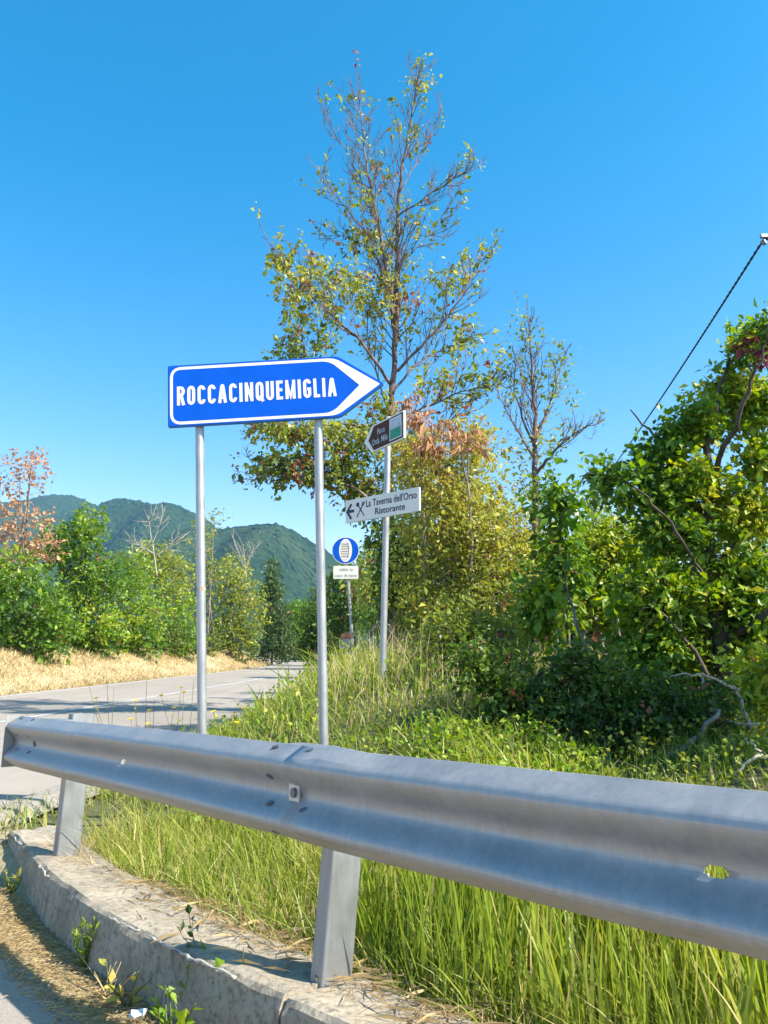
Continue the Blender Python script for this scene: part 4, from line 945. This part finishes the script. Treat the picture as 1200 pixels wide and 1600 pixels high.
dead('splintered_branch', 'splintered pale branch with orange broken end close to the rail', 4.4, [[(1240, 1200), (1200, 1185), (1182, 1178), (1160, 1198), (1140, 1210), (1118, 1208)], [(1195, 1186), (1180, 1168), (1166, 1154)]], .015, gpt(*atY(1190, 1215, 4.4)[:2]), seed=4)
dead('dark_branch', 'dark leaning bare branch below the leafy tree', 6.0, [[(1105, 1056), (1085, 1015), (1060, 985), (1020, 940)]], .022, gpt(*atY(1110, 1075, 6.0)[:2]), twigs=3, seed=5)
dead('bleached_treetop', 'bleached bare branches sticking up from the olive tree', 31.5, [[(245, 900), (240, 860), (236, 835), (232, 808)], [(240, 865), (215, 850), (205, 845)], [(242, 870), (262, 855), (278, 845)], [(238, 850), (250, 820), (254, 806)]], .032, gpt(*atY(245, 1010, 31.5)[:2]), twigs=14, seed=6, spread=1.1)
dead('dead_sapling', 'grey dead sapling tops above the tree between the posts', 42, [[(385, 905), (382, 875), (380, 850)], [(384, 890), (392, 868), (398, 852)], [(384, 890), (374, 868), (370, 852)]], .03, gpt(*atY(385, 1010, 42)[:2]), twigs=14, seed=7, spread=1.2)
print('crown tris', TRIS[0])

# ------------------------------------------------------------------ overhead cable and its poles
ca = atY(1192, 376, 8.2); cb = atY(900, 800, 30.)
def pole(name, label, x, y, ztop, arm=None):
    g0 = float(gz(x, y)); root = tag(empty(name, (x, y, g0)), label, 'utility pole')
    mb = MB(); mb.tube([(x, y, g0 - .4), (x, y, g0 + 2), (x, y, ztop)], [.13, .12, .085], 12); mb.build('pole', M['dead_wood'], root, smooth=True)
    return root
px_near = ca[0] + .42
up_ = pole('utility_pole', 'weathered wooden pole carrying the near end of the black cable', px_near, 8.2, ca[2] + .45)
mb = MB(); c = np.array([ca[0] + .24, 8.2, ca[2] + .06]); mb.box(c, (.26, 0, 0), (0, .02, 0), (0, 0, .022)); mb.build('bracket', M['galv_post'], up_)
mb = MB(); mb.tube([ca + (.0, 0, .0), ca + (.02, 0, -.05)], .028, 8); mb.build('hook', M['bolt'], up_)
pole('utility_pole', 'weathered wooden pole carrying the far end of the black cable behind trees', cb[0], 30., cb[2] + .3)
cab = empty('overhead_cable', (ca[0], ca[1], ca[2])); tag(cab, 'black twisted overhead cable slanting across the blue sky', 'cable')
u = np.linspace(0, 1, 900); Lc = np.linalg.norm(cb - ca); line = ca + (cb - ca) * u[:, None]; line[:, 2] -= .9 * 4 * u * (1 - u) * .25
ax = norm(cb - ca); s1 = norm(np.cross(ax, UP)); s2 = np.cross(ax, s1)
for ph in (0, math.pi):
    an = u * Lc * 2 * np.pi / .26 + ph
    mb = MB(); mb.tube(line + .0085 * (np.cos(an)[:, None] * s1 + np.sin(an)[:, None] * s2), .0098, 5); mb.build('strand', M['cable'], cab, smooth=True)
mb = MB(); mb.tube([ca, ca + (.15, 0, .07), ca + (.42, 0, .10)], .016, 6); mb.build('tail', M['cable'], cab, smooth=True)

# ------------------------------------------------------------------ grasses
def blades(P, h, lean, wd, tint, seg=3, curl=1.6):
    n = len(P); u = np.linspace(0, 1, seg + 1)
    yaw = rng.uniform(0, 2 * np.pi, n); S = np.stack([np.cos(yaw), np.sin(yaw), np.zeros(n)], -1)
    C = P[:, None] + np.stack([lean[:, 0:1] * u ** curl * h[:, None], lean[:, 1:2] * u ** curl * h[:, None], h[:, None] * (u - .28 * np.linalg.norm(lean, axis=1)[:, None] * u ** 2.2)], -1)
    wv = wd[:, None] * np.array([.75, 1., .8, .5, .3])[:seg] if seg <= 5 else None
    Lf = C[:, :seg] - S[:, None] * wv[..., None] / 2; Rt = C[:, :seg] + S[:, None] * wv[..., None] / 2
    V = np.concatenate([np.stack([Lf, Rt], 2).reshape(n, seg * 2, 3), C[:, seg:seg + 1]], 1); k = seg * 2 + 1
    q = np.array([[2 * i, 2 * i + 1, 2 * i + 3, 2 * i + 2] for i in range(seg - 1)]).reshape(-1, 4); t = np.array([[2 * seg - 2, 2 * seg - 1, 2 * seg]])
    off = (np.arange(n) * k)[:, None, None]
    return V.reshape(-1, 3), (q[None] + off).reshape(-1, 4), (t[None] + off).reshape(-1, 3), np.repeat(np.clip(tint, 0, 1), k)
def vnoise(x, y, s, seed=0):                         # cheap smooth value noise, 0..1
    r = np.random.default_rng(seed); G = r.uniform(0, 1, (64, 64)); a = x / s + 100; b = y / s + 100
    i = np.floor(a).astype(int); j = np.floor(b).astype(int); fa = a - i; fb = b - j; fa = fa * fa * (3 - 2 * fa); fb = fb * fb * (3 - 2 * fb)
    g = lambda p, q: G[p % 64, q % 64]
    return g(i, j) * (1 - fa) * (1 - fb) + g(i + 1, j) * fa * (1 - fb) + g(i, j + 1) * (1 - fa) * fb + g(i + 1, j + 1) * fa * fb
def grass(name, label, x, y, h0, h1, wd, tmean, tsd, mat, seg=3, lean=.35, wind=(-.1, .05), dryp=.08, clump=.22, z0=-.02):
    n = len(x); c = vnoise(x, y, clump, 3); c2 = vnoise(x, y, .9, 5)
    h = (h0 + (h1 - h0) * rng.uniform(0, 1, n) ** 1.3) * (.55 + .6 * c + .3 * c2)
    ln = rng.normal(0, lean, (n, 2)) + np.array(wind)
    t = tmean + tsd * rng.normal(0, 1, n) + .35 * (c2 - .5); dr = rng.uniform(0, 1, n) < dryp; t = np.where(dr, rng.uniform(.82, 1, n), np.minimum(t, .8))
    P = np.stack([x, y, gz(x, y) + z0], -1)
    V, Q, T, a = blades(P, h, ln, wd * rng.uniform(.6, 1.4, n), t, seg)
    TRIS[0] += 2 * len(Q) + len(T)
    o = mesh_np(name, V, [Q, T], M[mat], attr=a, smooth=True); o['label'] = label; o['kind'] = 'stuff'; o['category'] = 'grass'
    return o
def kl(n, l0, l1, k0, k1, pw=1.):                    # points along and behind the kerb
    l = rng.uniform(l0, l1, n); k = k0 + (k1 - k0) * rng.uniform(0, 1, n) ** pw
    pb = P1[:2] + np.outer(l, ER[:2])
    kk = pb @ KN - 1.66; return pb[:, 0] + KN[0] * (k - kk), pb[:, 1] + KN[1] * (k - kk), l
def back_ok(x, y):                                   # keep off the kerb top
    bl = np.array(back); d = np.interp(x, bl[:, 0], bl[:, 1]); return y > d + .01
# tall fresh grass right behind the kerb
x, y, l = kl(17000, -.25, 4.2, .0, 1.2, 1.2); m = back_ok(x, y) & (rng.uniform(0, 1, len(x)) < .25 + 1.1 * vnoise(x, y, .16, 21)); x, y = x[m], y[m]
grass('tall_grass', 'fresh tall yellow-green grass growing behind the concrete kerb', x, y, .10, .34, .0056, .62, .16, 'grass', seg=4, lean=.42, wind=(-.12, .02), dryp=.13)
x, y, l = kl(2600, 1.9, 4.0, .12, 1.0); m = back_ok(x, y)
grass('broad_grass', 'broad upright grass blades below the right stretch of rail', x[m], y[m], .28, .54, .011, .58, .14, 'grass', seg=4, lean=.16, wind=(.0, .0), dryp=.04)
# dead thatch at the foot of the grass, spilling over the kerb
x, y, l = kl(3200, -.4, 3.6, -.04, .5, 2.0)
grass('dry_thatch', 'dry straw thatch at the foot of the tall grass', x, y, .05, .14, .003, .5, .25, 'straw', seg=3, lean=.9, wind=(-.4, -.3), dryp=0, z0=.02)
# rough grass between the rail and the bushes, over the roadside bank
n = 64000; s = rng.uniform(3.2, 19, n) ; t = rng.uniform(T0 + .1, 4.5, n); x, y = xy_of(s, t); k = kerb_k(x, y); m = (k > .9) & (rng.uniform(0, 1, n) < np.clip(1.4 - (s - 3) / 16, .3, 1))
m &= ~((t > 2.2) & (s > 8)); x, y = x[m], y[m]
grass('bank_grass', 'rough mixed grass on the bank between rail and bushes', x, y, .10, .28, .009, .50, .16, 'grass', seg=3, lean=.45, wind=(-.1, 0), dryp=.16)
n = 2600; s = rng.uniform(5.4, 12, n); t = rng.normal(.2, .9, n); m = (t > -1.9); x, y = xy_of(s[m], t[m])
grass('tall_dry_stalks', 'long pale dry stalks standing in the bank grass round the signpost', x, y, .22, .5, .005, .55, .25, 'straw', seg=4, lean=.28, wind=(.08, 0), dryp=0)
# verge by the main road
n = 6000; s = rng.uniform(5.0, 20, n); t = T0 + .05 + rng.exponential(.28, n); x, y = xy_of(s, t)
grass('verge_grass', 'short half-dry verge grass along the main road edge', x, y, .06, .22, .008, .62, .2, 'grass', seg=2, lean=.5, dryp=.4)
# straw bank beyond the road
n = 60000; s = 9 + 60 * rng.uniform(0, 1, n) ** 1.4; t = T1 - .15 - 3.9 * rng.uniform(0, 1, n) ** 1.15; x, y = xy_of(s, t)
grass('straw_bank_grass', 'golden dry grass covering the far roadside bank', x, y, .08, .26, .022, .55, .2, 'straw', seg=2, lean=.8, wind=(-.2, 0), dryp=.06, clump=.6)
print('tris', TRIS[0])
# broad-leaved ground cover in front of the bushes
def cover(name, label, n, sfun, size, leaf, tm, hmin=.02, hmax=.28):
    x, y = sfun(n); h = rng.uniform(hmin, hmax, n) * (.4 + vnoise(x, y, .3, 8)); P = np.stack([x, y, gz(x, y) + h], -1)
    D = norm(rng.normal(0, 1, (n, 3)) + (0, -.1, .15)); N = norm(rng.normal(0, .5, (n, 3)) + (0, 0, 1.))
    V, F, tt = leaves(P, D, N, size * np.exp(rng.normal(0, .25, n)), .7, np.clip(rng.normal(tm, .14, n), 0, .8), LEAF5)
    TRIS[0] += len(F)
    o = mesh_np(name, V, F, M[leaf], attr=tt, smooth=False); tag(o, label, 'ground cover', None, 'stuff')
def zone(px0, px1, Y0, Y1):
    def f(n):
        Yv = rng.uniform(Y0, Y1, n); pxv = rng.uniform(px0, px1, n); return (pxv - 600) / FPX * Yv * 1.06, Yv
    return f
cover('ground_cover', 'bright broad-leaved ground cover in front of the shaded bushes', 2400, zone(640, 900, 3.8, 5.0), .036, 'leaf_green', .6, hmax=.2)
cover('creeping_weeds', 'creeping leafy weeds through the bank grass below the signs', 2600, zone(330, 820, 4.6, 9.5), .034, 'leaf_green', .6, hmax=.24)
cover('shade_weeds', 'leafy weeds and brambles in the shade under the leafy tree', 3800, zone(820, 1260, 4.0, 7.0), .032, 'leaf_olive', .45, hmax=.28)
# straw litter and grit against the kerb foot
n = 14000; l = rng.uniform(-1.0, 3.2, n); k = -.22 - .34 * rng.uniform(0, 1, n) - rng.exponential(.03, n)
pb = P1[:2] + np.outer(l, ER[:2]); kk = pb @ KN - 1.66; x = pb[:, 0] + KN[0] * (k - kk); y = pb[:, 1] + KN[1] * (k - kk)
P = np.stack([x, y, gz(x, y) + .004 + rng.uniform(0, .014, n)], -1); a = rng.uniform(0, 6.28, n); D = np.stack([np.cos(a), np.sin(a), rng.normal(0, .12, n)], -1)
V, F, tt = leaves(P, D, np.tile([0, 0, 1.], (n, 1)) + rng.normal(0, .3, (n, 3)), rng.uniform(.012, .055, n), .09, rng.uniform(0, .85, n), LEAF4)
o = mesh_np('straw_litter', V, F, M['straw'], attr=tt, smooth=False); tag(o, 'loose straw litter lying on the asphalt along the kerb foot', 'litter', None, 'stuff')
n = 420; l = rng.uniform(.8, 3.4, n); k = .02 - rng.exponential(.07, n); k = np.clip(k, -.24, .05)
pb = P1[:2] + np.outer(l, ER[:2]); kk = pb @ KN - 1.66; x = pb[:, 0] + KN[0] * (k - kk); y = pb[:, 1] + KN[1] * (k - kk)
P = np.stack([x, y, np.full(n, KZ + .010) + rng.uniform(0, .012, n)], -1); a = rng.normal(-.5, .7, n); D = np.stack([np.cos(a), np.sin(a), rng.normal(0, .06, n)], -1)
V, F, tt = leaves(P, D, np.tile([0, 0, 1.], (n, 1)) + rng.normal(0, .3, (n, 3)), rng.uniform(.03, .14, n), .035, rng.uniform(.2, .85, n), LEAF4)
o = mesh_np('straw_on_kerb', V, F, M['straw'], attr=tt, smooth=False); tag(o, 'dry grass stalks scattered on top of the kerb', 'litter', None, 'stuff')

# ------------------------------------------------------------------ single weeds
def weed(name, label, base, tops, leafn, size, leaf, flower=0, group=None, seed=1, width=.4, tint=.55, r0=.004, spread=.6, cat='weed', smat='stem', st_tint=0.):
    r = np.random.default_rng(seed); root = tag(empty(name, base), label, cat, group)
    P = []; D = []; heads = []; mb = MB()
    for tp in tops:
        tp = np.array(tp, float); m = (np.array(base) + tp) / 2 + r.normal(0, .02, 3) * (1, 1, 0); L = smooth_line([base, m, tp], 9); mb.tube(L, np.linspace(r0, r0 * .4, 9), 5)
        heads.append((tp, norm(L[-1] - L[-2])))
        for q in range(leafn):
            f = r.uniform(.05, .95); i = int(f * 8); P.append(L[i] + (L[min(i + 1, 8)] - L[i]) * (f * 8 - i)); D.append(norm(norm(L[min(i + 1, 8)] - L[i]) * .6 + r.normal(0, spread, 3)))
    st = mb.build('stem', M[smat], root, smooth=True)
    at = st.data.attributes.new('tint', 'FLOAT', 'POINT'); at.data.foreach_set('value', np.full(len(st.data.vertices), st_tint, np.float32))
    if P:
        P = np.array(P); D = np.array(D); V, F, tt = leaves(P, D, norm(r.normal(0, .5, P.shape) + (0, 0, 1)), size * np.exp(r.normal(0, .3, len(P))), width, np.clip(r.normal(tint, .12, len(P)), 0, .8 if leaf != 'leaf_dry' else 1), LEAF5)
        mesh_np('leaves', V, F, M[leaf], root, attr=tt, smooth=False)
    for tp, dv in heads[:flower]:
        k = 12; an = np.arange(k) * 2 * np.pi / k; a1 = norm(np.cross(dv, (.1, .9, .2))); a2 = np.cross(dv, a1)
        Dp = np.cos(an)[:, None] * a1 + np.sin(an)[:, None] * a2 + dv * .45
        V, F, tt = leaves(np.tile(tp, (k, 1)), Dp, np.tile(dv, (k, 1)), .027, .5, r.uniform(0, 1, k), LEAF4); mesh_np('flower', V, F, M['petal'], root, attr=tt, smooth=False)
    return root
FY = 5.6
G = 'yellow flowering weeds behind the rail'
for i, (bp, tp) in enumerate([((195, 1150), [(139, 1071), (150, 1092)]), ((215, 1150), [(205, 1125), (212, 1096)]), ((240, 1160), [(232, 1132), (234, 1111)]), ((270, 1160), [(271, 1107), (283, 1075), (287, 1083)]), ((300, 1160), [(319, 1091), (252, 1088)]), ((365, 1160), [(381, 1108), (366, 1117)]), ((372, 1165), [(370, 1130), (334, 1113)])]):
    b = atY(*bp, FY); b[2] = float(gz(b[0], FY)) - .03; weed('yellow_flower', 'thin branching weed with small yellow flowers rising behind the rail', b, [atY(q[0], q[1], FY + rng.uniform(-.15, .15)) for q in tp], 7, .035, 'leaf_olive', flower=len(tp), group=G, seed=80 + i, r0=.0035)
G2 = 'bare brown stalks behind the rail'
for i, (bp, tp) in enumerate([((190, 1140), (166, 1045)), ((236, 1150), (229, 1062)), ((293, 1150), (303, 1060))]):
    b = atY(*bp, FY); b[2] = float(gz(b[0], FY)) - .03; weed('dry_stalk', 'thin brown leafless stalk standing among the yellow flowers', b, [atY(*tp, FY), atY(tp[0] + 12, tp[1] + 30, FY)], 6, .016, 'leaf_dry', group=G2, seed=95 + i, r0=.0035)
def kpt(px, py, z): q = hitz(px, py, z); return q + (NF * .07 if z < .1 else 0)
b = kpt(160, 1508, .05); weed('green_tuft', 'bright green feathery tuft growing against the kerb face', b, [b + (rng.normal(0, .045), rng.normal(0, .04) - .02, rng.uniform(.13, .22)) for _ in range(9)], 22, .030, 'leaf_green', seed=120, width=.25, tint=.66, cat='weed')
b = kpt(40, 1395, .07); weed('small_kerb_weed', 'small pale weed clinging to the far part of the kerb face', b, [b + (rng.normal(0, .04), rng.normal(0, .04), rng.uniform(.08, .15)) for _ in range(5)], 10, .03, 'leaf_olive', seed=121, tint=.6)
b = kpt(200, 1555, .05); weed('dry_tuft', 'bleached dry grass tuft leaning from the kerb foot', b, [b + (rng.uniform(-.22, .18), rng.uniform(-.12, .1), rng.uniform(.05, .16)) for _ in range(16)], 0, .03, 'leaf_dry', seed=122, r0=.0025, smat='straw', st_tint=.6)
b = kpt(230, 1568, .05); weed('yellow_leaf_weed', 'little weed with yellow leaves beside the crumpled paper', b, [b + (rng.normal(0, .06), rng.normal(0, .03) - .02, rng.uniform(.06, .15)) for _ in range(4)], 4, .035, 'leaf_yellow', seed=123, width=.6, tint=.75)
for i, (px, py, hh, nst, lb) in enumerate([(330, 1590, .22, 6, 'leafy bright green weed growing at the joint of the kerb'), (400, 1620, .26, 6, 'leafy green weed sprawling over the lower kerb edge'), (300, 1640, .18, 5, 'low weed with pale leaves below the kerb joint')]):
    b = kpt(px, py, .05); weed('leafy_weed', lb, b, [b + (rng.normal(0, .07), rng.normal(0, .04), hh * rng.uniform(.55, 1.1)) for _ in range(nst)], 9, .040, 'leaf_green', seed=130 + i, width=.6, tint=.6)
b = kpt(307, 1484, KZ); weed('dark_dry_weed', 'thin weed with dark shrivelled leaves standing on the kerb', b, [b + (-.03, .0, .15), b + (-.06, .0, .08), b + (-.02, .02, .10)], 3, .030, 'leaf_deep', seed=140, width=.6, tint=.02, r0=.002)
b = kpt(20, 1300, .27); weed('dark_spike_weed', 'dark spiky weed at the left end of the kerb', b + (-.02, .03, -.1), [b + (.02, .05, .20), b + (.0, .05, .10)], 16, .035, 'leaf_deep', seed=141, width=.3, tint=.1)
weed('straw_tuft', 'pale straw tuft at the left end of the kerb', b + (-.12, .0, -.2), [b + (-.12 + rng.normal(0, .06), rng.normal(0, .05), rng.uniform(-.02, .16)) for _ in range(18)], 3, .05, 'leaf_olive', seed=142, width=.12, tint=.7, r0=.002, smat='straw', st_tint=.5)
# broad iris-like tuft on the verge beside the right sign post
b = atY(505, 1050, 9.5); b[2] = float(gz(b[0], 9.5))
tf = tag(empty('iris_tuft', b), 'tuft of broad pale sword leaves on the bank by the right sign post', 'plant')
n = 90; Pp = b + np.column_stack([rng.normal(0, .35, n), rng.normal(0, .3, n), np.zeros(n)]); Pp[:, 2] = gz(Pp[:, 0], Pp[:, 1])
V, Q, T, a = blades(Pp, rng.uniform(.3, .6, n), rng.normal(0, .4, (n, 2)) + (-.25, 0), rng.uniform(.02, .04, n), rng.uniform(.4, .8, n), 4); mesh_np('sword_leaves', V, [Q, T], M['grass'], tf, attr=a)
# crumpled paper
b = kpt(247, 1585, .05); pv = norm(rng.normal(0, 1, (60, 3))) * rng.uniform(.55, 1, (60, 1)) * (.035, .025, .022) + b + (0, 0, .02)
import bmesh
bm = bmesh.new()
for q in pv: bm.verts.new(q)
bmesh.ops.convex_hull(bm, input=bm.verts)
for v_ in bm.verts: v_.co += Vector(rng.normal(0, .003, 3))
me = bpy.data.meshes.new('crumpled_paper'); bm.to_mesh(me); bm.free(); me.materials.append(M['paper'])
tag(link('crumpled_paper', me), 'crumpled white scrap of paper at the kerb foot', 'litter')

# ------------------------------------------------------------------ summer haze
hz = MB(); hz.box((0, 0, 215), (3700, 0, 0), (0, 3700, 0), (0, 0, 275))
hm = bpy.data.materials.new('haze_air'); hm.use_nodes = True; nt = hm.node_tree; nt.nodes.clear()
out = nt.nodes.new('ShaderNodeOutputMaterial'); pv_ = nt.nodes.new('ShaderNodeVolumePrincipled')
pv_.inputs['Color'].default_value = (.30, .66, 1, 1); pv_.inputs['Density'].default_value = .00016; pv_.inputs['Anisotropy'].default_value = .2
nt.links.new(pv_.outputs[0], out.inputs['Volume'])
tag(hz.build('haze', hm), 'thin bluish summer haze in the air', 'haze', None, 'stuff')
